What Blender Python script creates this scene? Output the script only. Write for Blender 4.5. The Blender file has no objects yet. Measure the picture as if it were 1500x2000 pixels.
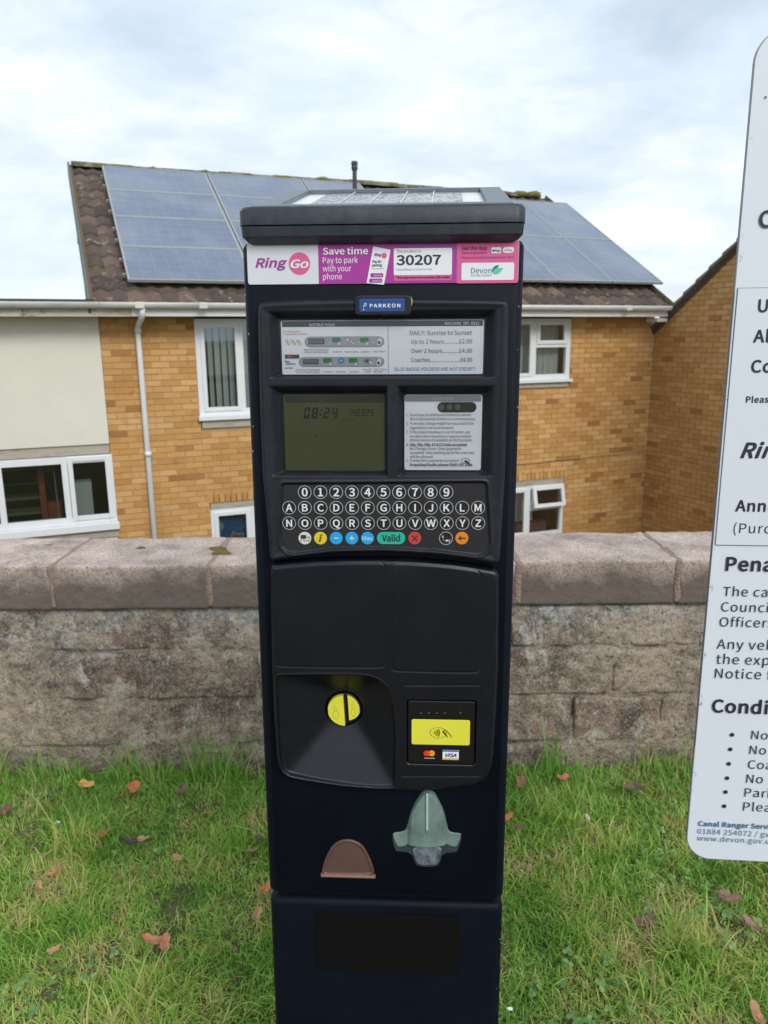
import bpy, bmesh, math, random
import numpy as np
from mathutils import Vector, Matrix, noise
random.seed(7); RNG = np.random.default_rng(7)
S = bpy.context.scene; COL = S.collection
R = math.radians

# ------------------------------------------------------------------ camera
CAM = np.array([0., 0., 1.6]); FPX = 1500.; PITCH = R(12.75); ROLL = R(.6)
_f = np.array([0, math.cos(PITCH), -math.sin(PITCH)]); _r0 = np.array([1., 0, 0]); _u0 = np.cross(_r0, _f)
_r = _r0*math.cos(ROLL) - _u0*math.sin(ROLL); _u = np.cross(_r, _f)
cd = bpy.data.cameras.new('camera'); cam = bpy.data.objects.new('camera', cd); COL.objects.link(cam)
cd.sensor_fit = 'VERTICAL'; cd.sensor_height = 36; cd.sensor_width = 27; cd.lens = 27
cd.clip_start = .02; cd.clip_end = 4000
cam.matrix_world = Matrix(((_r[0], _u[0], -_f[0], CAM[0]), (_r[1], _u[1], -_f[1], CAM[1]), (_r[2], _u[2], -_f[2], CAM[2]), (0, 0, 0, 1)))
cd.dof.use_dof = True; cd.dof.focus_distance = .93; cd.dof.aperture_fstop = 13
S.camera = cam

def ray(x, y): return _f + _r*(x-750)/FPX - _u*(y-1000)/FPX
def hit(x, y, p0, n):
    d = ray(x, y); n = np.asarray(n, float)
    return CAM + d*(((np.asarray(p0, float)-CAM) @ n)/(d @ n))
def proj(p):
    q = np.asarray(p, float)-CAM; d = q @ _f
    return 750+FPX*(q @ _r)/d, 1000-FPX*(q @ _u)/d

# ------------------------------------------------------------------ node helper
class NT:
    def __init__(s, tree): s.t = tree; tree.nodes.clear()
    def n(s, typ, props=None, **inp):
        nd = s.t.nodes.new(typ)
        for k, v in (props or {}).items(): setattr(nd, k, v)
        for k, v in inp.items():
            key = int(k[1:]) if k[0] == '_' and k[1:].isdigit() else k.replace('_', ' ')
            so = nd.inputs[key]
            if isinstance(v, bpy.types.NodeSocket): s.t.links.new(v, so)
            else: so.default_value = v
        return nd
    def math(s, op, a, b=0., c=None, clamp=False):
        nd = s.n('ShaderNodeMath', {'operation': op, 'use_clamp': clamp}, _0=a, _1=b)
        if c is not None: nd.inputs[2].default_value = c
        return nd.outputs[0]
    def noise(s, v, scale, detail=4, rough=.55, dist=0.):
        return s.n('ShaderNodeTexNoise', None, Vector=v, Scale=scale, Detail=detail, Roughness=rough, Distortion=dist).outputs[0]
    def ramp(s, f, *stops, mode='LINEAR'):
        nd = s.n('ShaderNodeValToRGB', None, Fac=f); cr = nd.color_ramp; cr.interpolation = mode
        while len(cr.elements) < len(stops): cr.elements.new(.5)
        for e, (p, c) in zip(cr.elements, stops):
            e.position = p; e.color = (*c, 1) if not isinstance(c, (int, float)) else (c, c, c, 1)
        return nd.outputs[0]
    def mix(s, f, a, b, blend='MIX'):
        nd = s.n('ShaderNodeMix', {'data_type': 'RGBA', 'blend_type': blend})
        for i, v in ((0, f), (6, a), (7, b)):
            if isinstance(v, bpy.types.NodeSocket): s.t.links.new(v, nd.inputs[i])
            else: nd.inputs[i].default_value = v if i == 0 else (*v, 1)
        return nd.outputs[2]
    def map(s, f, a, b, c=0., d=1.):
        return s.n('ShaderNodeMapRange', None, _0=f, _1=a, _2=b, _3=c, _4=d).outputs[0]

# ------------------------------------------------------------------ sky and sun
SUN_EL, SUN_AZ = R(38), R(150)             # sun behind the camera, to the right
w = bpy.data.worlds.new('World'); S.world = w; w.use_nodes = True
t = NT(w.node_tree)
sky = t.n('ShaderNodeTexSky', {'sky_type': 'NISHITA', 'sun_disc': False, 'sun_elevation': SUN_EL, 'sun_rotation': SUN_AZ})
bg1 = t.n('ShaderNodeBackground', None, Color=sky.outputs[0], Strength=.085)
d = t.n('ShaderNodeTexCoord').outputs['Generated']
sep = t.n('ShaderNodeSeparateXYZ', None, Vector=d)
zz = t.math('ADD', t.math('MAXIMUM', sep.outputs[2], 0.), .30)
v = t.n('ShaderNodeCombineXYZ', None, X=t.math('DIVIDE', sep.outputs[0], zz), Y=t.math('DIVIDE', sep.outputs[1], zz), Z=0.).outputs[0]
v = t.n('ShaderNodeMapping', None, Vector=v, Location=(3.1, .65, 0), Scale=(1, 1.25, 1)).outputs[0]
n1 = t.noise(v, 1.5, 7, .56, .35); n2 = t.noise(v, 3.6, 8, .62, .5); n3 = t.noise(v, .75, 3, .5)
cl = t.math('ADD', t.math('MULTIPLY', n1, .62), t.math('MULTIPLY', n2, .38))
col = t.ramp(cl, (.36, (.46, .55, .65)), (.45, (.54, .63, .725)), (.53, (.66, .725, .79)), (.61, (.86, .88, .90)))
col = t.mix(t.map(n3, .38, .64, 0., .30), col, (.50, .62, .74))
low = t.map(sep.outputs[2], .05, .42, .42, 0.)
col = t.mix(low, col, (.76, .80, .835))
bg2 = t.n('ShaderNodeBackground', None, Color=col, Strength=1.0)
cover = t.map(t.noise(v, 1.15, 5, .55, .2), .36, .50, .72, 1.)
mx = t.n('ShaderNodeMixShader', None, _0=cover, _1=bg1.outputs[0], _2=bg2.outputs[0])
t.n('ShaderNodeOutputWorld', None, Surface=mx.outputs[0])
sl = bpy.data.lights.new('sun', 'SUN'); sl.energy = 1.5; sl.angle = R(24); sl.color = (1, .965, .91)
so = bpy.data.objects.new('sun', sl); COL.objects.link(so)
so.rotation_euler = (R(90)-SUN_EL, 0, R(180)-SUN_AZ)
S.view_settings.view_transform = 'Standard'; S.view_settings.look = 'None'
S.view_settings.exposure = 0.48; S.view_settings.gamma = 1; S.view_settings.use_curve_mapping = False
S.cycles.max_bounces = 8; S.cycles.transparent_max_bounces = 12

# ------------------------------------------------------------------ materials
def new_mat(name):
    m = bpy.data.materials.new(name); m.use_nodes = True; return m, NT(m.node_tree)
def finish(t, color, rough=.6, bump=None, bd=.002, **kw):
    p = t.n('ShaderNodeBsdfPrincipled', None, Roughness=rough)
    if isinstance(color, bpy.types.NodeSocket): t.t.links.new(color, p.inputs['Base Color'])
    else: p.inputs['Base Color'].default_value = (*color, 1)
    if bump is not None:
        b = t.n('ShaderNodeBump', None, Height=bump, Distance=bd, Strength=1.)
        t.t.links.new(b.outputs[0], p.inputs['Normal'])
    for k, v_ in kw.items():
        key = k.replace('_', ' ')
        if isinstance(v_, bpy.types.NodeSocket): t.t.links.new(v_, p.inputs[key])
        else: p.inputs[key].default_value = v_
    t.n('ShaderNodeOutputMaterial', None, Surface=p.outputs[0])
_mc = {}
def plain(col, rough=.5, var=.06, scale=40., bump=0., bscale=300., **kw):
    """paint / plastic with slight procedural tone variation and fine relief"""
    key = (tuple(col), rough, var, scale, bump, bscale, tuple(sorted(kw.items())))
    if key in _mc: return _mc[key]
    m, t = new_mat('plain_%d' % len(_mc)); o = t.n('ShaderNodeTexCoord').outputs['Object']
    nz = t.noise(o, scale, 3)
    c = t.mix(nz, tuple(x*(1-var) for x in col), tuple(min(1, x*(1+var)) for x in col))
    finish(t, c, rough, t.noise(o, bscale, 2) if bump else None, bump, **kw)
    _mc[key] = m; return m
def ink(col): return plain(col, .45, .02)

def dirty_plastic(name, col, dust, rough, amount, bump=.00025, bscale=1400., spec=.5):
    m, t = new_mat(name); o = t.n('ShaderNodeTexCoord').outputs['Object']
    n1 = t.noise(o, 9, 6, .65); n2 = t.noise(o, 60, 5, .7); n3 = t.noise(o, 300, 2)
    f = t.math('MULTIPLY', t.map(n1, .42, .72), t.map(n2, .35, .7))
    f = t.math('MULTIPLY', f, amount)
    c = t.mix(f, col, dust)
    scr = t.n('ShaderNodeMapping', None, Vector=o, Scale=(14, 14, 90), Rotation=(0, .5, 0)).outputs[0]
    s = t.map(t.noise(scr, 6, 3, .7), .70, .78, 0., .35*amount)
    c = t.mix(s, c, dust)
    r = t.math('ADD', rough, t.math('MULTIPLY', t.math('SUBTRACT', n1, .5), .25))
    finish(t, c, r, t.noise(o, bscale, 2, .6), bump, Specular_IOR_Level=spec)
    return m
M_CAB = dirty_plastic('navy_powder_coat', (.0024, .0041, .0095), (.030, .044, .070), .46, .10, .0005, 900, .13)
M_FASC = dirty_plastic('charcoal_plastic', (.0100, .0112, .0168), (.055, .06, .075), .44, .36, .00018, 1800, .34)
M_DOOR = dirty_plastic('black_plastic', (.0026, .0034, .0082), (.022, .027, .042), .34, .16, .00015, 1800, .5)
M_CAP = dirty_plastic('cap_plastic', (.0095, .0155, .0245), (.09, .105, .125), .42, .5, .0004, 700, .5)
M_FRAME = plain((.115, .14, .165), .45, .15, 25, .0003, 500)
M_PAD = plain((.019, .0185, .022), .38, .10, 60)
M_BLACK = plain((.004, .004, .005), .35, .1)
M_MATTE = plain((.0035, .0033, .0032), .75, .1, Specular_IOR_Level=.12)
M_WHITE = plain((.80, .80, .81), .35, .03, 20)
M_STICKW = plain((.66, .67, .72), .32, .03, 20)
M_CARD = plain((.86, .88, .94), .30, .05, 20)
M_PVC = plain((.72, .74, .76), .32, .06, 6)
M_YEL = plain((.72, .68, .055), .38, .07, 30)
M_STEEL = plain((.32, .33, .34), .4, .1, Metallic=.8)

def mat_glass(name, tint, fac):
    m, t = new_mat(name)
    tr = t.n('ShaderNodeBsdfTransparent', None, Color=(*tint, 1)); gl = t.n('ShaderNodeBsdfGlossy', None, Roughness=.03, Color=(.95, .97, 1, 1))
    fr = t.n('ShaderNodeFresnel', None, IOR=1.52)
    f = t.math('ADD', fr.outputs[0], fac, clamp=True)
    mx = t.n('ShaderNodeMixShader', None, _0=f, _1=tr.outputs[0], _2=gl.outputs[0])
    t.n('ShaderNodeOutputMaterial', None, Surface=mx.outputs[0]); return m
M_GLASS = mat_glass('window_glass', (.86, .90, .88), .05)

def mat_brick(name='ochre_brick', shade_mix=0.):
    m, t = new_mat(name); o = t.n('ShaderNodeTexCoord').outputs['Object']
    g = t.n('ShaderNodeNewGeometry'); P = g.outputs['Position']
    r = t.math('FRACT', t.math('ADD', t.n('ShaderNodeObjectInfo').outputs['Random'], t.math('MULTIPLY', g.outputs['Random Per Island'], 7.3)))
    c = t.ramp(r, (0, (.30, .125, .035)), (.03, (.38, .165, .045)), (.07, (.52, .26, .08)), (.35, (.60, .32, .10)), (.65, (.65, .37, .135)), (.93, (.72, .455, .205)), (1, (.62, .34, .10)))
    pt = t.map(t.noise(P, 1.1, 4, .6), .35, .7, 0, .38)
    c = t.mix(pt, c, (.36, .155, .045))
    sp = t.map(t.noise(P, 5.5, 4, .7), .60, .70, 0, .40)
    c = t.mix(sp, c, (.20, .085, .035))
    if shade_mix: c = t.mix(shade_mix, c, (.24, .11, .045))  # gable's weaker light painted in as an overall browner brick tone
    nz = t.noise(P, 45, 5, .7)
    c = t.mix(t.map(nz, .3, .75, 0, .4), c, (.36, .20, .07))
    finish(t, c, .9, nz, .003); return m
M_BRICK = mat_brick(); M_BRICK2 = mat_brick('shaded_ochre_brick', .22)
def mat_mortar():
    m, t = new_mat('mortar'); P = t.n('ShaderNodeNewGeometry').outputs['Position']
    c = t.mix(t.noise(P, 8, 5), (.34, .21, .09), (.50, .34, .17))
    finish(t, c, .95, t.noise(P, 120, 4), .003); return m
M_MORT = mat_mortar()
def mat_tile():
    m, t = new_mat('roof_tile'); g = t.n('ShaderNodeNewGeometry'); P = g.outputs['Position']
    r = t.math('FRACT', t.math('ADD', t.n('ShaderNodeObjectInfo').outputs['Random'], t.math('MULTIPLY', g.outputs['Random Per Island'], 5.1)))
    c = t.ramp(r, (0, (.062, .046, .040)), (.4, (.10, .070, .057)), (.8, (.145, .10, .08)), (1, (.20, .145, .11)))
    l = t.map(t.noise(P, 9, 6, .7), .58, .66, 0, .75)
    c = t.mix(l, c, (.33, .32, .27))
    mo = t.map(t.noise(P, 3.5, 6, .7), .56, .66, 0, .7)
    c = t.mix(mo, c, (.12, .11, .035))
    finish(t, c, .9, t.noise(P, 70, 4, .7), .006); return m
M_TILE = mat_tile()
def mat_ridge():
    m, t = new_mat('mossy_ridge'); P = t.n('ShaderNodeNewGeometry').outputs['Position']
    c = t.ramp(t.noise(P, 7, 6, .7), (.35, (.08, .065, .05)), (.47, (.13, .13, .07)), (.55, (.25, .25, .17)), (.66, (.19, .13, .04)))
    finish(t, c, .95, t.noise(P, 40, 5, .75), .02); return m
M_RIDGE = mat_ridge(); M_VERGE = plain((.17, .155, .12), .9, .35, 12, .006, 60)
def mat_render():
    m, t = new_mat('cream_render'); P = t.n('ShaderNodeNewGeometry').outputs['Position']
    c = t.mix(t.noise(P, 2.2, 5, .6), (.64, .62, .53), (.74, .715, .615))
    finish(t, c, .9, t.noise(P, 55, 5, .7), .006); return m
M_REND = mat_render()
def mat_weathered(name, a, b, dirt, amt=.6):
    m, t = new_mat(name); P = t.n('ShaderNodeNewGeometry').outputs['Position']
    c = t.mix(t.noise(P, 3, 4), a, b)
    mp = t.n('ShaderNodeMapping', None, Vector=P, Scale=(2, 2, 6)).outputs[0]
    c = t.mix(t.map(t.noise(mp, 3.2, 6, .7), .5, .7, 0, amt), c, dirt)
    finish(t, c, .7, t.noise(P, 80, 4), .002); return m
M_FASCIA = mat_weathered('white_fascia', (.70, .71, .69), (.78, .79, .76), (.38, .36, .29), .25)
M_GUT = mat_weathered('pale_gutter', (.60, .60, .54), (.68, .68, .62), (.30, .29, .23), .4)
M_OLDF = mat_weathered('peeling_fascia', (.50, .46, .38), (.60, .57, .48), (.22, .14, .07), .9)
M_CONC = mat_weathered('concrete_band', (.36, .32, .26), (.46, .42, .35), (.18, .15, .11), .6)
def mat_solar():
    m, t = new_mat('solar_cells'); uv = t.n('ShaderNodeUVMap').outputs[0]
    s = t.n('ShaderNodeSeparateXYZ', None, Vector=uv)
    fx = t.math('FRACT', s.outputs[0]); fy = t.math('FRACT', s.outputs[1])
    lx = t.math('ABSOLUTE', t.math('SUBTRACT', fx, .5)); ly = t.math('ABSOLUTE', t.math('SUBTRACT', fy, .5))
    line = t.math('GREATER_THAN', t.math('MAXIMUM', lx, ly), .478)
    bus = t.math('LESS_THAN', t.math('ABSOLUTE', t.math('SUBTRACT', t.math('FRACT', t.math('MULTIPLY', s.outputs[1], 3.)), .5)), .03)
    P = t.n('ShaderNodeNewGeometry').outputs['Position']
    vor = t.n('ShaderNodeTexVoronoi', None, Vector=P, Scale=22.).outputs['Color']
    c = t.mix(t.math('MULTIPLY', t.n('ShaderNodeSeparateXYZ', None, Vector=vor).outputs[0], 1.), (.055, .085, .165), (.072, .108, .195))
    c = t.mix(t.math('MULTIPLY', bus, .10), c, (.3, .33, .4))
    c = t.mix(t.math('MULTIPLY', line, .22), c, (.36, .40, .50))
    c = t.mix(t.map(t.noise(P, 1.4, 4), .4, .7, .14, .40), c, (.33, .34, .35))
    finish(t, c, .16, None, 0, Coat_Weight=.25, Coat_Roughness=.06, Specular_IOR_Level=.6); return m
M_SOLAR = mat_solar()
M_ALU = plain((.30, .32, .31), .45, .1, 10)

def mat_coping():
    m, t = new_mat('coping_stone'); P = t.n('ShaderNodeNewGeometry').outputs['Position']
    oi = t.n('ShaderNodeObjectInfo').outputs['Random']
    c = t.mix(t.noise(P, 5, 5, .6), (.60, .455, .39), (.80, .64, .56))
    c = t.mix(t.math('MULTIPLY', oi, .35), c, (.44, .34, .29))
    c = t.mix(t.map(t.noise(P, 8.5, 7, .75, .6), .54, .66, 0, .55), c, (.27, .20, .165))
    c = t.mix(t.map(t.noise(P, 15, 6, .7), .60, .68, 0, .6), c, (.74, .68, .62))
    agg = t.noise(P, 110, 5, .85)
    c = t.mix(t.map(agg, .535, .60, 0, .9), c, (.11, .085, .07))
    c = t.mix(t.map(agg, .46, .36, 0, .7), c, (.80, .73, .67))
    z = t.n('ShaderNodeSeparateXYZ', None, Vector=P).outputs[2]
    # weather stain plus painted-in shade, darkening the coping front by height
    zi = t.math('ADD', z, t.math('MULTIPLY', t.math('SUBTRACT', t.noise(P, 6, 5, .65), .5), .24))
    c = t.mix(t.map(zi, .86, .74, 0., .93), c, (.13, .100, .086))
    mo = t.map(t.noise(P, 13, 6, .7), .67, .73, 0, .7)
    c = t.mix(mo, c, (.20, .17, .06))
    h = t.math('ADD', t.math('MULTIPLY', agg, .6), t.noise(P, 45, 5, .7))
    finish(t, c, .95, h, .006); return m
def mat_block(name='old_wall_block', pale=0.):
    m, t = new_mat(name); P = t.n('ShaderNodeNewGeometry').outputs['Position']
    oi = t.n('ShaderNodeObjectInfo').outputs['Random']; z = t.n('ShaderNodeSeparateXYZ', None, Vector=P).outputs[2]
    c = t.mix(t.map(t.noise(P, 5, 7, .7), .38, .62), (.15, .108, .082), (.62, .475, .365))
    c = t.mix(t.math('MULTIPLY', oi, .45), c, (.36, .235, .18))
    c = t.mix(t.map(t.noise(P, 9, 6, .7, .6), .52, .61, 0, .85), c, (.62, .52, .42))
    c = t.mix(t.map(t.noise(P, 7.3, 5, .65), .60, .68, 0, .6), c, (.36, .19, .13))
    c = t.mix(t.map(t.noise(P, 4.1, 5, .6, .4), .63, .67, 0, .6), c, (.52, .41, .21))
    c = t.mix(t.map(t.noise(P, 6.1, 6, .7, .3), .34, .27, 0, .7), c, (.07, .065, .065))
    # white lime bloom and black algae under the coping
    up = t.math('ADD', z, t.math('MULTIPLY', t.math('SUBTRACT', t.noise(P, 5.5, 6, .7, .5), .5), .50))
    c = t.mix(t.map(up, .55, .68, 0, .75), c, (.50, .49, .50))
    up2 = t.math('ADD', z, t.math('MULTIPLY', t.math('SUBTRACT', t.noise(P, 9.7, 6, .7, .5), .5), .45))
    c = t.mix(t.map(up2, .66, .75, 0, .8), c, (.075, .07, .075))
    wl = t.math('MULTIPLY', t.map(t.noise(P, 13, 7, .78, .5), .50, .57), t.map(z, .38, .62))
    c = t.mix(t.math('MULTIPLY', wl, 1.), c, (.78, .78, .79))
    dk_ = t.noise(t.n('ShaderNodeMapping', None, Vector=P, Location=(4, 1, 7)).outputs[0], 3.3, 7, .72, .8)
    c = t.mix(t.map(dk_, .53, .62, 0, .72), c, (.075, .06, .055))
    c = t.mix(t.map(dk_, .42, .33, 0, .4), c, (.42, .30, .24))
    # green damp near the soil
    c = t.mix(t.math('MULTIPLY', t.map(z, .16, .02), .35), c, (.13, .13, .06))
    pp = t.n('ShaderNodeMapping', None, Vector=P, Location=(9, 3, 2), Scale=(1, 1, .62)).outputs[0]
    pk = t.noise(pp, 3.1, 7, .72, .9)
    c = t.mix(t.map(pk, .50, .58, 0, .62), c, (.76, .585, .45))
    c = t.mix(t.map(t.noise(pp, 5.3, 7, .74, 1.2), .575, .62, 0, .85), c, (.82, .78, .70))
    c = t.mix(t.map(pk, .44, .36, 0, .55), c, (.20, .13, .10))
    if pale: c = t.mix(t.map(t.noise(P, 9, 6, .7), .35, .6, pale*.5, pale*1.3), c, (.60, .49, .38))
    gr = t.noise(P, 55, 6, .85); gf = t.noise(P, 120, 4, .8)
    c = t.mix(t.map(gr, .55, .62, 0, .9), c, (.05, .04, .034))
    c = t.mix(t.map(gr, .40, .28, 0, .65), c, (.55, .49, .42))
    c = t.mix(t.map(gf, .56, .62, 0, .8), c, (.74, .68, .60))
    c = t.mix(t.map(gf, .44, .38, 0, .6), c, (.09, .07, .058))
    h = t.math('ADD', t.math('MULTIPLY', t.math('SUBTRACT', 1., gr), 1.), t.math('MULTIPLY', t.noise(P, 22, 6, .7), 1.4))
    finish(t, c, .95, h, .02); return m
M_COPE = mat_coping(); M_BLOCK = mat_block(); M_BED = mat_block('smeared_bedding_mortar', .5)
def mat_limemortar():
    m, t = new_mat('lime_mortar'); P = t.n('ShaderNodeNewGeometry').outputs['Position']
    c = t.mix(t.map(t.noise(P, 11, 6, .7), .35, .62), (.22, .16, .115), (.60, .50, .38))
    c = t.mix(t.map(t.noise(P, 4, 5, .6), .56, .64, 0, .7), c, (.06, .05, .045))
    finish(t, c, .95, t.noise(P, 90, 5, .75), .01); return m
M_LIME = mat_limemortar()
def mat_ground(name, a, b, c3, sc=1.):
    m, t = new_mat(name); P = t.n('ShaderNodeNewGeometry').outputs['Position']
    c = t.mix(t.map(t.noise(P, 9*sc, 6, .7), .35, .65), a, b)
    c = t.mix(t.map(t.noise(P, 3*sc, 6, .65), .5, .62, 0, .8), c, c3)
    finish(t, c, .95, t.noise(P, 60*sc, 6, .8), .02); return m
M_LAWN = mat_ground('turf_soil', (.10, .10, .035), (.19, .17, .065), (.24, .16, .10))
M_FIELD = mat_ground('far_grass', (.05, .08, .02), (.08, .11, .035), (.07, .09, .03), .05)
def mat_blade():
    m, t = new_mat('grass_blade'); g = t.n('ShaderNodeNewGeometry'); P = g.outputs['Position']; r = g.outputs['Random Per Island']
    pn = t.noise(P, 4.2, 4, .6)
    f = t.math('ADD', t.math('MULTIPLY', r, .50), t.math('MULTIPLY', t.map(pn, .32, .66), .52))
    c = t.ramp(f, (.0, (.06, .20, .025)), (.20, (.14, .34, .04)), (.42, (.25, .48, .07)), (.60, (.42, .58, .115)), (.72, (.58, .58, .19)), (.85, (.64, .49, .26)), (1, (.78, .64, .42)))
    wy = t.n('ShaderNodeSeparateXYZ', None, Vector=P).outputs[1]
    c = t.mix(t.map(wy, 2.25, 2.55, 0, .5), c, (.18, .42, .07))       # lusher growth along the wall foot
    df = t.n('ShaderNodeBsdfPrincipled', None, Base_Color=c, Roughness=.5, Specular_IOR_Level=.35)
    tl = t.n('ShaderNodeBsdfTranslucent', None, Color=c)
    mx = t.n('ShaderNodeMixShader', None, _0=.36, _1=df.outputs[0], _2=tl.outputs[0])
    t.n('ShaderNodeOutputMaterial', None, Surface=mx.outputs[0]); return m
M_BLADE = mat_blade()

# ------------------------------------------------------------------ mesh helpers
def tag(o, label=None, cat=None, group=None, kind=None):
    for k, v_ in (('label', label), ('category', cat), ('group', group), ('kind', kind)):
        if v_: o[k] = v_
    return o
def link(name, me, parent=None, mat=None, smooth=False):
    o = bpy.data.objects.new(name, me); COL.objects.link(o); o.parent = parent
    if mat is not None and me is not None and len(me.materials) == 0: me.materials.append(mat)
    if smooth: me.polygons.foreach_set('use_smooth', [True]*len(me.polygons))
    return o
def empty(name, loc, mat3=None, rz=0):
    o = bpy.data.objects.new(name, None); COL.objects.link(o); o.empty_display_size = .1
    if mat3 is not None: o.matrix_world = Matrix.Translation(loc) @ mat3.to_4x4()
    else: o.location = loc; o.rotation_euler = (0, 0, rz)
    return o
def mesh(name, v_, f_, parent=None, mat=None, smooth=False):
    me = bpy.data.meshes.new(name); me.from_pydata([tuple(map(float, p)) for p in v_], [], f_); me.update()
    return link(name, me, parent, mat, smooth)
class MB:
    """collects simple solids for one mesh"""
    def __init__(s): s.v = []; s.f = []
    def add(s, v_, f_):
        k = len(s.v); s.v += [tuple(map(float, p)) for p in v_]; s.f += [tuple(i+k for i in q) for q in f_]; return s
    def box(s, x0, x1, y0, y1, z0, z1):
        v_ = [(x, y, z) for z in (z0, z1) for y in (y0, y1) for x in (x0, x1)]
        return s.add(v_, [(0, 2, 3, 1), (4, 5, 7, 6), (0, 1, 5, 4), (2, 6, 7, 3), (0, 4, 6, 2), (1, 3, 7, 5)])
    def tube(s, pts, r, n=10):
        pts = [Vector(p) for p in pts]; rs = r if isinstance(r, (list, tuple)) else [r]*len(pts); v_ = []; f_ = []
        for i, p in enumerate(pts):
            d_ = (pts[min(i+1, len(pts)-1)]-pts[max(i-1, 0)]).normalized()
            a = d_.orthogonal().normalized() if i == 0 else (a0 - d_*a0.dot(d_)).normalized()
            a0 = a; b = d_.cross(a)
            v_ += [p+(a*math.cos(2*math.pi*k/n)+b*math.sin(2*math.pi*k/n))*rs[i] for k in range(n)]
        for i in range(len(pts)-1):
            f_ += [(i*n+k, i*n+(k+1) % n, (i+1)*n+(k+1) % n, (i+1)*n+k) for k in range(n)]
        f_ += [tuple(range(n))[::-1], tuple(range((len(pts)-1)*n, len(pts)*n))]
        return s.add(v_, f_)
    def build(s, name, mat, parent=None, bevel=0, smooth=False):
        me = bpy.data.meshes.new(name); me.from_pydata(s.v, [], s.f)
        bm = bmesh.new(); bm.from_mesh(me)
        bmesh.ops.recalc_face_normals(bm, faces=bm.faces)
        if bevel: bmesh.ops.bevel(bm, geom=bm.edges[:], offset=bevel, segments=2, profile=.6, affect='EDGES')
        bm.to_mesh(me); bm.free()
        return link(name, me, parent, mat, smooth)
def box(name, x0, x1, y0, y1, z0, z1, mat, parent=None, bevel=0):
    return MB().box(x0, x1, y0, y1, z0, z1).build(name, mat, parent, bevel)

class Frame:
    """a flat face: local x = along the face, local z = up it, local -y = out of it"""
    def __init__(s, origin, X, Z):
        s.o = np.array(origin, float); s.X = np.array(X, float); s.Z = np.array(Z, float); s.N = np.cross(s.X, s.Z)
    def ab(s, px, py, e=0.):
        q = hit(px, py, s.o+s.N*e, s.N)-s.o; return float(q @ s.X), float(q @ s.Z)
    def mat3(s): return Matrix((s.X, -s.N, s.Z)).transposed()
def rect_ab(F, x0, y0, x1, y1, e=0.):
    c = [F.ab(x0, y0, e), F.ab(x1, y0, e), F.ab(x1, y1, e), F.ab(x0, y1, e)]
    return (c[0][0]+c[3][0])/2, (c[2][1]+c[3][1])/2, (c[1][0]+c[2][0])/2, (c[0][1]+c[1][1])/2
def rrect(a0, b0, a1, b1, r, n=6):
    r = max(1e-6, min(r, (a1-a0)/2-1e-6, (b1-b0)/2-1e-6)); p = []
    for cx, cy, s in ((a1-r, b0+r, -90), (a1-r, b1-r, 0), (a0+r, b1-r, 90), (a0+r, b0+r, 180)):
        p += [(cx+r*math.cos(R(s+90*i/n)), cy+r*math.sin(R(s+90*i/n))) for i in range(n+1)]
    return p
def plate(name, pts, e0, e1, mat, parent, bevel=0., smooth=False):
    """flat plate: polygon pts (a, b), back at e0, front at e1 (e = distance out of the face)"""
    if abs(e1-e0) < 1e-7:
        me = bpy.data.meshes.new(name); me.from_pydata([(a, -e1, b) for a, b in pts], [], [tuple(range(len(pts)))]); return link(name, me, parent, mat)
    bm = bmesh.new(); n = len(pts)
    f_ = [bm.verts.new((a, -e1, b)) for a, b in pts]; k_ = [bm.verts.new((a, -e0, b)) for a, b in pts]
    top = bm.faces.new(f_); bm.faces.new(k_[::-1])
    for i in range(n): bm.faces.new((f_[i], k_[i], k_[(i+1) % n], f_[(i+1) % n]))
    bmesh.ops.recalc_face_normals(bm, faces=bm.faces)
    if bevel: bmesh.ops.bevel(bm, geom=list(top.edges), offset=bevel, segments=3, profile=.5, affect='EDGES')
    me = bpy.data.meshes.new(name); bm.to_mesh(me); bm.free()
    return link(name, me, parent, mat, smooth)
def prect(F, name, x0, y0, x1, y1, e0, e1, mat, parent, r=0., bevel=0.):
    a0, b0, a1, b1 = rect_ab(F, x0, y0, x1, y1, e1)
    return plate(name, rrect(a0, b0, a1, b1, r) if r else [(a0, b0), (a1, b0), (a1, b1), (a0, b1)], e0, e1, mat, parent, bevel)
def circle(a, b, r, n=24, ry=None): return [(a+r*math.cos(2*math.pi*i/n), b+(ry or r)*math.sin(2*math.pi*i/n)) for i in range(n)]
def ring_mesh(name, pts_out, pts_in, e, mat, parent):
    n = len(pts_out); v_ = [(a, -e, b) for a, b in pts_out]+[(a, -e, b) for a, b in pts_in]
    return mesh(name, v_, [(i, (i+1) % n, n+(i+1) % n, n+i) for i in range(n)], parent, mat)
_font = None
try:
    import os
    _fp = os.path.join(bpy.utils.resource_path('LOCAL'), 'datafiles', 'fonts', 'Noto Sans CJK Regular.woff2')   # ships with Blender itself
    if os.path.exists(_fp): _font = bpy.data.fonts.load(_fp)
except Exception: _font = None
_tc = {}; _fk = [1.]
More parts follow.
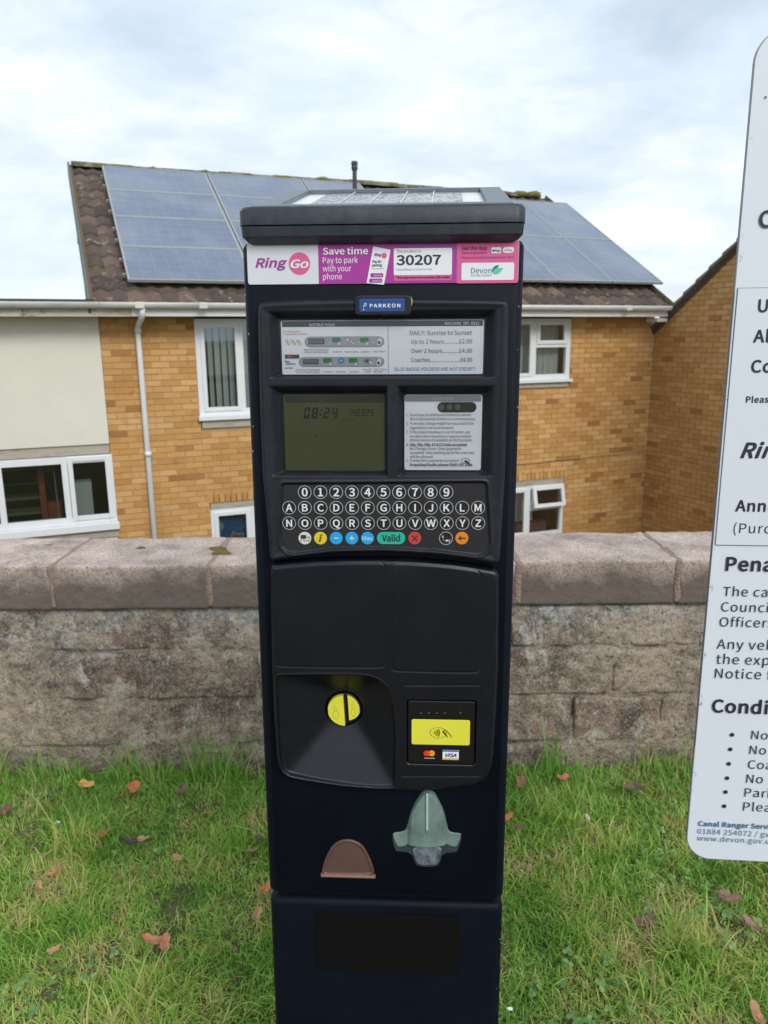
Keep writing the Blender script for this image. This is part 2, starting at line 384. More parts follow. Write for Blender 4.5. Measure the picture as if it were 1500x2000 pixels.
def text_mesh(body, bold=0., shear=0., spacing=1.):
    bold *= _fk[0]
    key = (body, bold, shear, spacing)
    if key not in _tc:
        cu = bpy.data.curves.new('t', 'FONT'); cu.body = body; cu.font = _font or cu.font; cu.size = 1.; cu.shear = shear; cu.space_character = spacing; cu.resolution_u = 4
        ob = bpy.data.objects.new('t', cu); me = bpy.data.meshes.new_from_object(ob)
        n = len(me.vertices); c = np.empty(n*3); me.vertices.foreach_get('co', c); c = c.reshape(-1, 3)
        fs = [tuple(p.vertices) for p in me.polygons]
        bpy.data.objects.remove(ob); bpy.data.curves.remove(cu); bpy.data.meshes.remove(me)
        if bold > .009*_fk[0]:                      # heavier strokes: shifted copies, each a hair above the last
            n0 = len(c); cc = []; ff = []
            for q_ in range(9):
                an_ = q_*math.pi/4; dx_, dy_ = (0, 0) if q_ == 8 else (bold*math.cos(an_)*1.15, bold*math.sin(an_))
                cc.append(c+np.array([dx_, dy_, .012*q_])); ff += [tuple(i+q_*n0 for i in f_) for f_ in fs]
            c = np.concatenate(cc); fs = ff
        _tc[key] = (c, fs)
    return _tc[key]
CAPH = float(text_mesh('H')[0][:, 1].max()); _fk[0] = CAPH/.72
def text_ab(name, body, a0, b0, a1, cap, e, mat, parent, bold=0., shear=0., spacing=1.):
    """lettering: left edge a0, baseline b0, right edge a1 (or None for natural width), capital height cap"""
    c, fs = text_mesh(body, bold, shear, spacing); c = c.copy()
    bold = bold*_fk[0]; ch = CAPH+2*bold; sy = cap/ch; x0, x1 = c[:, 0].min(), c[:, 0].max()
    sx = sy*1.035 if a1 is None else (a1-a0)/(x1-x0)
    v_ = [(a0+(p[0]-x0)*sx, -e-p[2]*.004, b0+(p[1]+bold)*sy) for p in c]
    return mesh(name, v_, fs, parent, mat)
def ptext(F, body, x0, y, x1, cap, e, mat, parent, name='lettering', **kw):
    a0, b0 = F.ab(x0, y, e); sc = F.ab(x0, y-10, e)[1]-b0
    a1 = None
    if x1 is not None:
        a1, b1 = F.ab(x1, y, e); b0 = F.ab((x0+x1)/2, y, e)[1]
    return text_ab(name, body, a0, b0, a1, cap*sc/10, e, mat, parent, **kw)

def poly_sdf(A, B, pts):
    """signed distance (negative inside) to a closed polygon"""
    P = np.array(pts); Q = np.roll(P, -1, 0); d2 = np.full(A.shape, 1e9); ins = np.zeros(A.shape, bool)
    for (x0, y0), (x1, y1) in zip(P, Q):
        ex, ey = x1-x0, y1-y0; L = ex*ex+ey*ey
        if L < 1e-14: continue
        tt = np.clip(((A-x0)*ex+(B-y0)*ey)/L, 0, 1)
        d2 = np.minimum(d2, (A-x0-tt*ex)**2+(B-y0-tt*ey)**2)
        cond = ((y0 > B) != (y1 > B))
        with np.errstate(divide='ignore', invalid='ignore'):
            xi = (x1-x0)*(B-y0)/(y1-y0+1e-30)+x0
        ins ^= cond & (A < xi)
    dd = np.sqrt(d2); return np.where(ins, -dd, dd)
def chaikin(pts, k=3):
    for _ in range(k):
        o = []
        for i in range(len(pts)):
            p, q = np.array(pts[i]), np.array(pts[(i+1) % len(pts)])
            o += [tuple(.75*p+.25*q), tuple(.25*p+.75*q)]
        pts = o
    return pts
def heightfield(name, outline, hfun, step, mat, parent, rad, back=.0003):
    P = np.array(outline); a0, b0 = P.min(0)-step*1.5; a1, b1 = P.max(0)+step*1.5
    na, nb = int((a1-a0)/step)+1, int((b1-b0)/step)+1
    A, B = np.meshgrid(a0+np.arange(na)*step, b0+np.arange(nb)*step)
    sd = poly_sdf(A, B, outline); gy, gx = np.gradient(sd, step); g = np.sqrt(gx*gx+gy*gy)+1e-9
    H = hfun(A, B, sd)
    t_ = np.clip(1+sd/rad, 0, 1); H = back+(H-back)*np.sqrt(np.clip(1-t_**3, 0, 1))
    out = sd > 0
    A2 = np.where(out, A-gx/g*sd/g, A); B2 = np.where(out, B-gy/g*sd/g, B); H = np.where(out, back, H)
    keep = (sd[:-1, :-1] < 0) | (sd[1:, :-1] < 0) | (sd[:-1, 1:] < 0) | (sd[1:, 1:] < 0)
    idx = np.arange(na*nb).reshape(nb, na); ii, jj = np.nonzero(keep)
    F_ = np.stack([idx[ii, jj], idx[ii, jj+1], idx[ii+1, jj+1], idx[ii+1, jj]], 1)
    used = np.unique(F_); remap = -np.ones(na*nb, int); remap[used] = np.arange(len(used)); F_ = remap[F_]
    V = np.stack([A2.ravel()[used], -H.ravel()[used], B2.ravel()[used]], 1)
    me = bpy.data.meshes.new(name); me.vertices.add(len(V)); me.vertices.foreach_set('co', V.ravel())
    me.loops.add(F_.size); me.loops.foreach_set('vertex_index', F_.ravel().astype(np.int32))
    me.polygons.add(len(F_)); me.polygons.foreach_set('loop_start', np.arange(0, F_.size, 4, dtype=np.int32))
    me.polygons.foreach_set('use_smooth', np.ones(len(F_), bool))
    me.update(calc_edges=True)
    return link(name, me, parent, mat)
def pyr(A, B, outer, inner):
    """0 outside a rectangular opening .. 1 on its floor, sides sloping from outer to inner rectangle"""
    o0, p0, o1, p1 = outer; i0, j0, i1, j1 = inner
    k = .0016
    u = [(A-o0)/(i0-o0), (o1-A)/(o1-i1), (B-p0)/(j0-p0), (p1-B)/(p1-j1)]
    m = np.minimum.reduce(u); m = np.clip(m, 0, 1); return m*m*(3-2*m)
def groove(d, w_=.0009, dep=.0007): return -dep*np.exp(-(d/w_)**2)

# ================================================================== GROUND
gx = [-900, -60, -12, 12, 60, 900]
g1 = mesh('ground', [(-2500, -2500, -3.05), (2500, -2500, -3.05), (2500, 2500, -3.05), (-2500, 2500, -3.05)], [(0, 1, 2, 3)], None, M_FIELD); tag(g1, kind='structure')
nv = []; nf = []; xs = np.linspace(-40, 40, 41); ys = [-60, -20, -6, 0, 1, 1.5, 2, 2.4, 2.7, 3.05, 3.3, 5.5, 7.2]
zs = [0]*10+[-.05, -2.2, -3.1]
for j, y in enumerate(ys):
    for x in xs: nv.append((x, y, zs[j]))
n_ = len(xs)
for j in range(len(ys)-1):
    for i in range(n_-1): nf.append((j*n_+i, j*n_+i+1, (j+1)*n_+i+1, (j+1)*n_+i))
tag(mesh('lawn', nv, nf, None, M_LAWN), kind='structure')

# ================================================================== HOUSES
HYAW = R(22); W0 = np.array([-3.36409, 9.4, 0.]); U = np.array([math.cos(HYAW), math.sin(HYAW), 0]); NN = np.array([math.sin(HYAW), -math.cos(HYAW), 0])
GZ = 3.0                                    # the house ground lies 3 m below the lawn; local z = world z + GZ
house = tag(empty('brick_house', (W0[0], W0[1], -GZ), rz=HYAW), 'ochre brick house with brown tiled roof covered in blue solar panels, white gutter and windows', 'house')
def hb(name, s0, s1, n0, n1, z0, z1, mat, parent=house, bevel=0): return box(name, s0, s1, -n1, -n0, z0+GZ, z1+GZ, mat, parent, bevel)

BRW, BRH, JO = .215, .065, .010
ubox = bpy.data.meshes.new('brick'); ubox.from_pydata([(x, y, z) for y in (0., 1.) for z in (0., 1.) for x in (0., 1.)], [], [(0, 1, 3, 2), (0, 4, 5, 1), (2, 3, 7, 6), (0, 2, 6, 4), (1, 5, 7, 3)])
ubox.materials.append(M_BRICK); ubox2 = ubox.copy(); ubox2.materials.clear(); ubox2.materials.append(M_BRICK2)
def brick_wall(parent, s0, s1, z0, z1, holes, topfun, to_world, place, limit=290, zvis=-.95):
    """bricks on a wall plane; the nearest visible ones are objects, the rest one joined mesh"""
    items = []; k = int(z0/(BRH+JO))-1; z = k*(BRH+JO)
    while z < z1:
        if z >= z0:
            off = 0 if k % 2 == 0 else (BRW+JO)/2
            s = s0-(BRW+JO)+off
            if k % 2 and False: pass
            while s < s1:
                a, b = max(s, s0), min(s+BRW, s1); segs = [(a, b)]
                for (h0, h1, g0, g1_) in holes:
                    if z+BRH > g0+.004 and z < g1_-.004:
                        ns = []
                        for (p, q) in segs:
                            if q <= h0 or p >= h1: ns.append((p, q)); continue
                            if p < h0: ns.append((p, h0-.004))
                            if q > h1: ns.append((h1+.004, q))
                        segs = ns
                for (p, q) in segs:
                    if q-p > .03 and z+BRH < topfun((p+q)/2): items.append((p, q, z))
                s += BRW+JO
        z += BRH+JO; k += 1
    sc_ = []
    for it in items:
        p, q, z = it; x, y = proj(to_world((p+q)/2, z+BRH/2)); vis = 0 < x < 1500 and 0 < y < 1050 and z > zvis
        if 475 < x < 1022 and y > 370: vis = False
        if x > 1478-(y-130)*.092 : vis = False
        x1, _ = proj(to_world(p, z)); x2, _ = proj(to_world(q, z))
        sc_.append((-(abs(x2-x1) if vis else 0), it))
    sc_.sort(key=lambda q: q[0]); vis_n = sum(1 for q in sc_ if q[0] < 0)
    first = [q[1] for q in sc_[:min(limit, vis_n)]]; rest = [q[1] for q in sc_[min(limit, vis_n):]]
    for (p, q, z) in first:
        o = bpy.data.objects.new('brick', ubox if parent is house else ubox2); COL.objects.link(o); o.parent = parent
        j = random.uniform(-.0015, .0015); place(o, p, q, z, .012+j)
    return rest
def joined_bricks(rest, conv, parent):
    mb = MB()
    for (p, q, z) in rest:
        j = .012+random.uniform(-.0015, .0015)
        v_ = [conv(x, y*0+(j if y == 0 else -.03), zz) for y in (0, 1) for zz in (z, z+BRH) for x in (p, q)]
        mb.add(v_, [(0, 1, 3, 2), (0, 4, 5, 1), (2, 3, 7, 6), (0, 2, 6, 4), (1, 5, 7, 3)])
    me = bpy.data.meshes.new('brickwork'); me.from_pydata(mb.v, [], mb.f); me.update()
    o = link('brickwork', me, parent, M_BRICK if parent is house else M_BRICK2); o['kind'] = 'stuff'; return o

SE = 8.272
# openings in the front wall: s0, s1, z0, z1
W1 = (1.11, 2.95, .70, 1.90); W2 = (4.90, 6.70, 1.0, 1.90); W3 = (1.17, 2.9, -1.50, -.50); W4 = (4.95, 6.69, -1.48, -.54)
holes = [(W1[0], W1[1], .595, 2.2), (W1[0]+.01, W1[1], .49, .60), (W2[0], W2[1], .925, 2.2), (W2[0]+.01, W2[1], .845, .93), (W3[0], W3[1], -1.6, -.42), (W4[0], W4[1], -1.6, -.56)]
def wall_panels(parent):
    # mortar face behind the bricks, cut round the openings, 6 mm back
    ys_ = sorted({-2.9, 2.2, *[h[2] for h in holes], *[h[3] for h in holes]}); mb = MB()
    for z0, z1 in zip(ys_, ys_[1:]):
        if z1-z0 < .001: continue
        cuts = sorted([(h[0], h[1]) for h in holes if h[2] < (z0+z1)/2 < h[3]]); s = 0.
        for a, b in cuts+[(SE, SE)]:
            if a > s+.001: mb.add([(s, -.004, z0+GZ), (a, -.004, z0+GZ), (a, -.004, z1+GZ), (s, -.004, z1+GZ)], [(0, 1, 2, 3)])
            s = max(s, b)
    return mb
me = wall_panels(house); m_ = bpy.data.meshes.new('front_wall'); m_.from_pydata(me.v, [], me.f); m_.update(); link('front_wall', m_, house, M_MORT)
def conv1(s, n, z): return (s, -n, z+GZ)
def place1(o, p, q, z, pr): o.location = (p, -pr, z+GZ); o.scale = (q-p, .03, BRH)
rest = brick_wall(house, .0, SE, -2.85, 1.92, holes, lambda s: 9., lambda s, z: W0+U*s+np.array([0, 0, z]), place1)
joined_bricks(rest, conv1, house)
# soldier-course arches above the lower windows
for s0, s1, z0 in ((W3[0]-.02, W3[1], -.48), (W4[0], W4[1]+.03, -.555)):
    s = s0
    while s < s1:
        o = bpy.data.objects.new('soldier_brick', ubox); COL.objects.link(o); o.parent = house
        o.location = (s, -.021, z0+GZ); o.scale = (BRH, .03, .105 if z0 > -.5 else .10); s += BRH+JO
# side and back walls, behind everything
hb('side_wall', 0, .1, -4.4, -.05, -3, 1.9, M_REND); hb('back_wall', .1, 8.2, -4.6, -4.4, -3, 3.1, M_REND)

# windows ------------------------------------------------------------
def win_frame(parent, s0, s1, z0, z1, bars, n=.0, wd=.06, depth=.06):
    """outer frame with mullions; bars = list of ('v', s) or ('h', s0, s1, z)"""
    mb = MB(); y0, y1 = -n-.012, -n+depth
    mb.box(s0, s0+wd, y0, y1, z0+GZ, z1+GZ).box(s1-wd, s1, y0, y1, z0+GZ, z1+GZ)
    mb.box(s0+wd, s1-wd, y0, y1, z0+GZ, z0+wd+GZ).box(s0+wd, s1-wd, y0, y1, z1-wd+GZ, z1+GZ)
    for b in bars:
        if b[0] == 'v': mb.box(b[1]-.035, b[1]+.035, y0+.002, y1-.002, z0+wd+GZ, z1-wd+GZ)
        else: mb.box(b[1], b[2], y0+.002, y1-.002, b[3]-.03+GZ, b[3]+.03+GZ)
    o = mb.build('window', M_PVC, parent, .004); return o
def sash(wn, s0, s1, z0, z1, n=.0, b=.05, out=.014, tilt=0., plain_=False):
    """opening light: a frame with its pane, optionally top hung and tilted open"""
    mb = MB(); y0, y1 = -n-out-.012, -n+.02
    hz = z1+GZ; L = lambda z: z+GZ-hz
    mb.box(s0, s0+b, y0, y1, L(z0), L(z1)).box(s1-b, s1, y0, y1, L(z0), L(z1)).box(s0+b, s1-b, y0, y1, L(z0), L(z0+b)).box(s0+b, s1-b, y0, y1, L(z1-b), L(z1))
    f = mb.build('sash', M_PVC, wn, .005); f.location = (0, -(.03 if tilt else 0), hz); f.rotation_euler = (-tilt, 0, 0)
    p = MB().box(s0+b, s1-b, -n-.004, -n+.004, L(z0+b), L(z1-b)).build('pane', M_GLASS, wn); p.location = f.location; p.rotation_euler = f.rotation_euler
    return f
def room(s0, s1, z0, z1, back, col, name='room_interior', depth=1.2):
    mb = MB(); y1 = depth
    a, b, c, d_ = s0-.15, s1+.15, z0-.15+GZ, z1+.15+GZ
    mb.add([(a, .07, c), (b, .07, c), (b, .07, d_), (a, .07, d_), (a, y1, c), (b, y1, c), (b, y1, d_), (a, y1, d_)], [(4, 5, 6, 7), (0, 1, 5, 4), (3, 7, 6, 2), (0, 4, 7, 3), (1, 2, 6, 5)])
    me = bpy.data.meshes.new(name); me.from_pydata(mb.v, [], mb.f); return link(name, me, house, plain(col, .9, .3, 3))
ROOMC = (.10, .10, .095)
# upper left window with vertical blinds
z0, z1 = .66, 1.86
w1 = win_frame(house, W1[0], W1[1], z0, z1, [('v', 1.675), ('v', 2.3)], wd=.075)
sash(w1, 1.175, 1.655, z0+.05, z1-.06)
for a, b in ((1.71, 2.265), (2.335, 2.875)): MB().box(a, b, .02, .028, z0+.07+GZ, z1-.07+GZ).build('pane', M_GLASS, w1)
room(W1[0], W1[1], z0, z1, .8, ROOMC)
slat = plain((.62, .64, .64), .8, .08, 5)
s = 1.22; k = 0
while s < 2.85:
    if not (1.67 < s < 1.70):
        a = R(28+random.uniform(-14, 14)); dx, dy = .042*math.cos(a), .042*math.sin(a)
        mesh('blind_slat', [(s-dx, .12-dy, z0+.02+GZ), (s+dx, .12+dy, z0+.02+GZ), (s+dx, .12+dy, z1+GZ), (s-dx, .12-dy, z1+GZ),
                            (s-dx, .122-dy, z0+.02+GZ), (s+dx, .122+dy, z0+.02+GZ), (s+dx, .122+dy, z1+GZ), (s-dx, .122-dy, z1+GZ)], [(0, 1, 2, 3), (7, 6, 5, 4), (0, 4, 5, 1), (1, 5, 6, 2), (2, 6, 7, 3), (3, 7, 4, 0)], house, slat)
    s += .088
hb('sill', W1[0]-.02, W1[1]+.03, -.02, .075, .60, .66, M_PVC, w1, .006); hb('concrete_sill', W1[0]+.02, W1[1], -.02, .03, .50, .596, M_CONC)
# upper right window with net curtains
z0, z1 = .97, 1.86
w2 = win_frame(house, W2[0], W2[1], z0, z1, [('v', 6.06), ('v', 5.42), ('h', 6.09, W2[1]-.07, 1.47)], wd=.075)
sash(w2, 6.095, 6.63, 1.49, z1-.04, b=.055); sash(w2, 5.46, 6.03, z0+.05, z1-.04, b=.05)
MB().box(6.1, 6.63, .02, .028, z0+.07+GZ, 1.44+GZ).build('pane', M_GLASS, w2); MB().box(4.98, 5.38, .02, .028, z0+.07+GZ, z1-.07+GZ).build('pane', M_GLASS, w2)
room(W2[0], W2[1], z0, z1, .8, ROOMC)
def curtain(s0, s1, z0, z1, mat, y=.16, amp=.02, waves=60., parent=house):
    n = int((s1-s0)/.008); v_ = []; 
    for i in range(n+1):
        s_ = s0+(s1-s0)*i/n; yy = y+amp*math.sin(s_*waves+1.3*math.sin(s_*9))
        v_ += [(s_, yy, z0+GZ), (s_, yy, z1+GZ)]
    return mesh('curtain', v_, [(2*i, 2*i+2, 2*i+3, 2*i+1) for i in range(n)], parent, mat, True)
curtain(5.0, 6.62, z0, 1.47, plain((.66, .70, .70), .9, .1, 4)); curtain(5.0, 6.62, 1.47, z1, plain((.56, .60, .62), .9, .4, 22), y=.19, amp=.008)
hb('sill', W2[0]-.03, W2[1]+.03, -.02, .075, .925, .97, M_PVC, w2, .006); hb('concrete_sill', W2[0]+.02, W2[1]-.02, -.02, .03, .85, .921, M_CONC)
# lower left window with a blue patterned blind
w3 = win_frame(house, W3[0], W3[1], -1.5, -.575, [('v', 1.72)], wd=.06)
sash(w3, 1.215, 1.69, -1.44, -.61, b=.055); MB().box(1.76, 2.83, .02, .028, -1.44+GZ, -.62+GZ).build('pane', M_GLASS, w3)
room(W3[0], W3[1], -1.5, -.575, .8, ROOMC)
m, t = new_mat('blue_pattern_fabric'); P = t.n('ShaderNodeNewGeometry').outputs['Position']
finish(t, t.ramp(t.noise(P, 6, 3, .5, .6), (.40, (.02, .10, .28)), (.50, (.04, .17, .40)), (.545, (.45, .48, .40)), (.60, (.05, .20, .34)), (.68, (.35, .05, .06)), mode='CONSTANT'), .9)
hb('window_blind', 1.25, 2.8, -.12, -.11, -1.48, -.60, m)
hb('lintel', W3[0]+.01, W3[1], -.02, .008, -.573, -.49, M_CONC)
# lower right window, small light open
w4 = win_frame(house, W4[0], W4[1], -1.47, -.655, [('v', 6.04), ('h', 6.07, W4[1]-.06, -1.02), ('v', 5.45)], wd=.06)
sash(w4, 6.09, 6.66, -1.0, -.67, b=.06, tilt=R(13)); sash(w4, 5.48, 6.01, -1.43, -.69, b=.05)
MB().box(6.09, 6.62, .02, .028, -1.41+GZ, -1.05+GZ).build('pane', M_GLASS, w4); MB().box(5.02, 5.41, .02, .028, -1.41+GZ, -.71+GZ).build('pane', M_GLASS, w4)
room(W4[0], W4[1], -1.47, -.655, .8, ROOMC)
curtain(5.05, 6.25, -1.25, -.66, plain((.70, .70, .66), .9, .2, 9), y=.22, amp=.03, waves=24)
hb('lintel', W4[0]+.01, W4[1]-.01, -.02, .008, -.652, -.56, M_CONC)
hb('bench_seat', 5.2, 6.6, -.5, -.3, -1.5, -1.33, plain((.25, .12, .14), .9, .3, 10))

# rendered flat-roofed part on the left -----------------------------------
ann = tag(empty('house_annexe', (W0[0], W0[1], -GZ), rz=HYAW), 'cream rendered flat-roofed part joined to the left of the brick house', 'annexe')
def ab_(name, s0, s1, n0, n1, z0, z1, mat, parent=ann, bevel=0): return box(name, s0, s1, -n1, -n0, z0+GZ, z1+GZ, mat, parent, bevel)
ab_('wall_panel', -5, -.004, -.02, .035, .374, 1.93, M_REND, bevel=.006)
ab_('lintel', -5, -.006, -.02, .012, .255, .37, M_CONC)
ab_('wall_panel', -5, -.004, -.02, .03, -2.9, -.80, M_REND)
ab_('concrete_sill', -5, .015, -.02, .05, -.795, -.695, M_CONC, bevel=.005)
ab_('side_wall', -5.1, -5, -6, .03, -2.9, 2., M_REND); ab_('back_wall', -5, 0, -6.1, -6, -2.9, 2., M_REND)
w5 = win_frame(ann, -3.2, .012, -.60, .245, [('v', -.54), ('v', -1.26), ('v', -2.2)], n=.02, wd=.085)
sash(w5, -.50, -.02, -.55, .235, n=.02, b=.055)
for a, b in ((-1.22, -.58), (-2.16, -1.30), (-3.1, -2.24)): MB().box(a, b, .01, .018, -.515+GZ, .16+GZ).build('pane', M_GLASS, w5)
ab_('sill', -3.3, .03, -.02, .10, -.692, -.602, M_PVC, w5, .008)
def room5():
    mb = MB(); a, b, c, d_, y1 = -3.3, .1, -.8+GZ, .4+GZ, 2.
    mb.add([(a, .07, c), (b, .07, c), (b, .07, d_), (a, .07, d_), (a, y1, c), (b, y1, c), (b, y1, d_), (a, y1, d_)], [(4, 5, 6, 7), (0, 1, 5, 4), (3, 7, 6, 2), (0, 4, 7, 3), (1, 2, 6, 5)])
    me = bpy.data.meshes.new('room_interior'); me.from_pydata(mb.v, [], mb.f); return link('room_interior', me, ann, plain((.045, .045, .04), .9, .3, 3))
room5()
for k in range(5): ab_('stair_tread', -1.6, -.83, -.75-.12*k, -.45-.12*k, -.52+.17*k, -.49+.17*k, plain((.13, .14, .10), .8))
ab_('newel_post', -.86, -.79, -.42, -.34, -.75, .35, plain((.28, .045, .03), .6)); ab_('newel_post', -.78, -.62, -.40, -.34, -.60, -.36, plain((.28, .045, .03), .6))
ab_('storage_box', -.47, -.25, -.32, -.12, -.60, -.10, plain((.50, .52, .52), .6))
MB().tube([(-.66, .30, -.62+GZ), (-.67, .30, .05+GZ)], .008).build('rail_pole', M_ALU, ann)
mb = MB(); mb.box(-5.1, -.05, -.33, 6.1, 2.005+GZ, 2.03+GZ); mb.box(-5.1, -.05, -.42, -.33, 2.0+GZ, 2.062+GZ); mb.build('flat_roof', plain((.045, .05, .05), .85, .3, 8, .004, 60), ann)
m = random.uniform
for a, b, zz in ((-5.0, -1.42, 0), (-1.415, -.80, .004), (-.795, .35, .0)): ab_('fascia_board', a, b, .33, .352+zz, 1.875, 1.985, M_OLDF, bevel=.003)
ab_('soffit', -5, .0, .04, .33, 1.885, 1.90, M_FASCIA)

# eaves, gutter, downpipe of the brick house
hb('fascia_board', .355, 8.22, .33, .356, 1.878, 1.985, M_FASCIA, bevel=.003); hb('soffit', .0, 8.2, .03, .33, 1.895, 1.91, M_FASCIA)
hb('eaves_end', 8.05, 8.24, .06, .33, 1.80, 1.86, M_FASCIA, bevel=.01); MB().tube([(8.26, -.30, 1.95+GZ), (8.26, -.42, 1.99+GZ)], .03).build('gutter_outlet', M_PVC, house, smooth=True)
def gutter(name, s0, s1, parent, mat):
    n = 9; v_ = []; R_ = .055
    prof = [(-.41-R_*math.cos(math.pi*i/n), 2.032-R_*math.sin(math.pi*i/n)*1.25) for i in range(n+1)]
    prof2 = [(-.41-(R_-.006)*math.cos(math.pi*i/n), 2.032-(R_-.006)*math.sin(math.pi*i/n)*1.2) for i in range(n+1)][::-1]
    pr = prof+prof2; k = len(pr)
    for s_ in (s0, s1): v_ += [(s_, y, z+GZ) for y, z in pr]
    f_ = [(i, (i+1) % k, k+(i+1) % k, k+i) for i in range(k)]+[tuple(range(k)), tuple(range(k, 2*k))[::-1]]
    return mesh(name, v_, f_, parent, mat, True)
gutter('gutter', -5.1, .0, ann, M_GUT); gutter('gutter', .004, 1.15, house, M_GUT); gutter('gutter', 1.18, 8.2, house, M_FASCIA)
for s_ in (.44, 1.165, 3.3, 5.4, 7.4): hb('gutter_bracket', s_-.05, s_+.05, .352, .468, 1.962, 2.036, M_GUT, bevel=.012)
dp = [(.47, -.41, 1.975), (.47, -.40, 1.90), (.462, -.34, 1.86), (.44, -.10, 1.78), (.432, -.055, 1.74), (.432, -.055, 1.6), (.445, -.055, -2.9)]
MB().tube([(a, b, c+GZ) for a, b, c in dp], .034, 14).build('downpipe', M_PVC, house, smooth=True)
for zz in (1.72, .22, -1.6): MB().tube([(.435+(1.7-zz)*.003, -.055, zz+GZ-.03), (.435+(1.7-zz)*.003, -.055, zz+GZ+.03)], .042, 14).build('pipe_collar', M_PVC, house, smooth=True)

# roof ------------------------------------------------------------------
RP = R(30.6); EN, EZ = .40, 2.03; RL = 4.17      # eave line (n, z), slope length
def rp(s, up, off=0.):                            # point on the roof slope in house-local coordinates
    n = EN-up*math.cos(RP)+off*math.sin(RP); z = EZ+up*math.sin(RP)+off*math.cos(RP); return (s, -n, z+GZ)
def slab(name, s0, s1, u0, u1, o0, o1, mat, parent, bevel=0):
    v_ = [rp(s_, u_, o_) for o_ in (o0, o1) for u_ in (u0, u1) for s_ in (s0, s1)]
    return MB().add(v_, [(0, 2, 3, 1), (4, 5, 7, 6), (0, 1, 5, 4), (2, 6, 7, 3), (0, 4, 6, 2), (1, 3, 7, 5)]).build(name, mat, parent, bevel)
slab('roof', -.02, 8.25, .02, RL, -.10, -.03, M_TILE, house)
# rear slope
rd = rp(0, RL)
mesh('rear_roof', [(-.04, rd[1], rd[2]-.01), (8.28, rd[1], rd[2]-.01), (8.28, 4.6, 3.2+GZ), (-.04, 4.6, 3.2+GZ)], [(0, 1, 2, 3)], house, M_TILE)
mesh('gable_wall', [(0, 0, 1.9+GZ), (0, 4.4, 1.9+GZ), (0, 4.4, 3.1+GZ), (0, rd[1], rd[2]-.15)], [(0, 1, 2, 3)], house, M_BRICK)
slab('barge_board', -.115, -.085, -.02, RL+.02, -.14, .055, plain((.10, .13, .11), .7, .2, 9), house)
slab('verge_mortar', -.083, -.05, .0, RL, -.06, .022, plain((.15, .085, .05), .9, .25, 14, .006, 60), house)
TW, TG = .192, .298
tv = []; NP = 9
for r_, (u_, o_) in enumerate(((0, .018), (0, .042), (.34, .012))):
    for i in range(NP):
        x = TW*i/(NP-1); hgt = .028*(.5-.5*math.cos(2*math.pi*(x/TW)))**1.3
        tv.append((x, u_*math.cos(RP)-(0 if r_ else 0), u_*math.sin(RP)+(o_+(hgt if True else 0))-(.012 if r_ == 0 else 0)))
tile_me = bpy.data.meshes.new('roof_tile'); tile_me.from_pydata(tv, [], [(r_*NP+i, r_*NP+i+1, (r_+1)*NP+i+1, (r_+1)*NP+i) for r_ in range(2) for i in range(NP-1)])
tile_me.materials.append(M_TILE); tile_me.polygons.foreach_set('use_smooth', [i >= NP-1 for i in range(2*(NP-1))])
left_arr = (.35, 4.42, .31, 3.93); right_arr = (4.47, 8.37, .50, 3.58)
und = []; nt = 0
rows = int(RL/TG)+1; cols = int(8.30/TW)
for j in range(rows):
    u_ = j*TG-.02
    for i in range(cols):
        s_ = -.055+i*TW
        in_l = left_arr[0]+.12 < s_ < left_arr[1]-.1 and left_arr[2]+.05 < u_ < left_arr[3]-.35
        in_r = right_arr[0] < s_ < right_arr[1]-.12 and right_arr[2]+.05 < u_ < right_arr[3]-.35
        px_, py_ = proj(W0+U*(s_+.1)-NN*0+np.array([0, 0, 0])+NN*(EN-u_*math.cos(RP))+np.array([0, 0, EZ+u_*math.sin(RP)]))
        if in_l or in_r or (490 < px_ < 1010): und.append((s_, u_)); continue
        o = bpy.data.objects.new('roof_tile', tile_me); COL.objects.link(o); o.parent = house; nt += 1
        p = rp(s_, u_, -.03+random.uniform(-.003, .003)); o.location = p; o.rotation_euler = (random.uniform(-.01, .01), random.uniform(-.015, .015), random.uniform(-.012, .012))
mb = MB()
for s_, u_ in und:
    p = rp(s_, u_, -.03); mb.add([(x+p[0], y+p[1], z+p[2]) for x, y, z in tv], [(r_*NP+i, r_*NP+i+1, (r_+1)*NP+i+1, (r_+1)*NP+i) for r_ in range(2) for i in range(NP-1)])
me = bpy.data.meshes.new('covered_roof_tiles'); me.from_pydata(mb.v, [], mb.f); o = link('covered_roof_tiles', me, house, M_TILE); o['kind'] = 'stuff'
# ridge tiles
s_ = -.06; k = 0
while s_ < 8.0:
    L = min(.44, 8.1-s_); n = 8; v_ = []
    hh = random.uniform(-.006, .01)+(.02 if 3.7 < s_ < 4.9 else 0)
    for x in (0, L-.006):
        for i in range(n+1):
            a = math.pi*i/n; v_.append((s_+x, rd[1]-.115*math.cos(a), rd[2]-.02+hh+.085*math.sin(a)))
    mesh('ridge_tile', v_, [(i, i+1, n+2+i, n+1+i) for i in range(n)]+[tuple(range(n+1))[::-1], tuple(range(n+1, 2*n+2))], house, M_RIDGE, True); s_ += .44
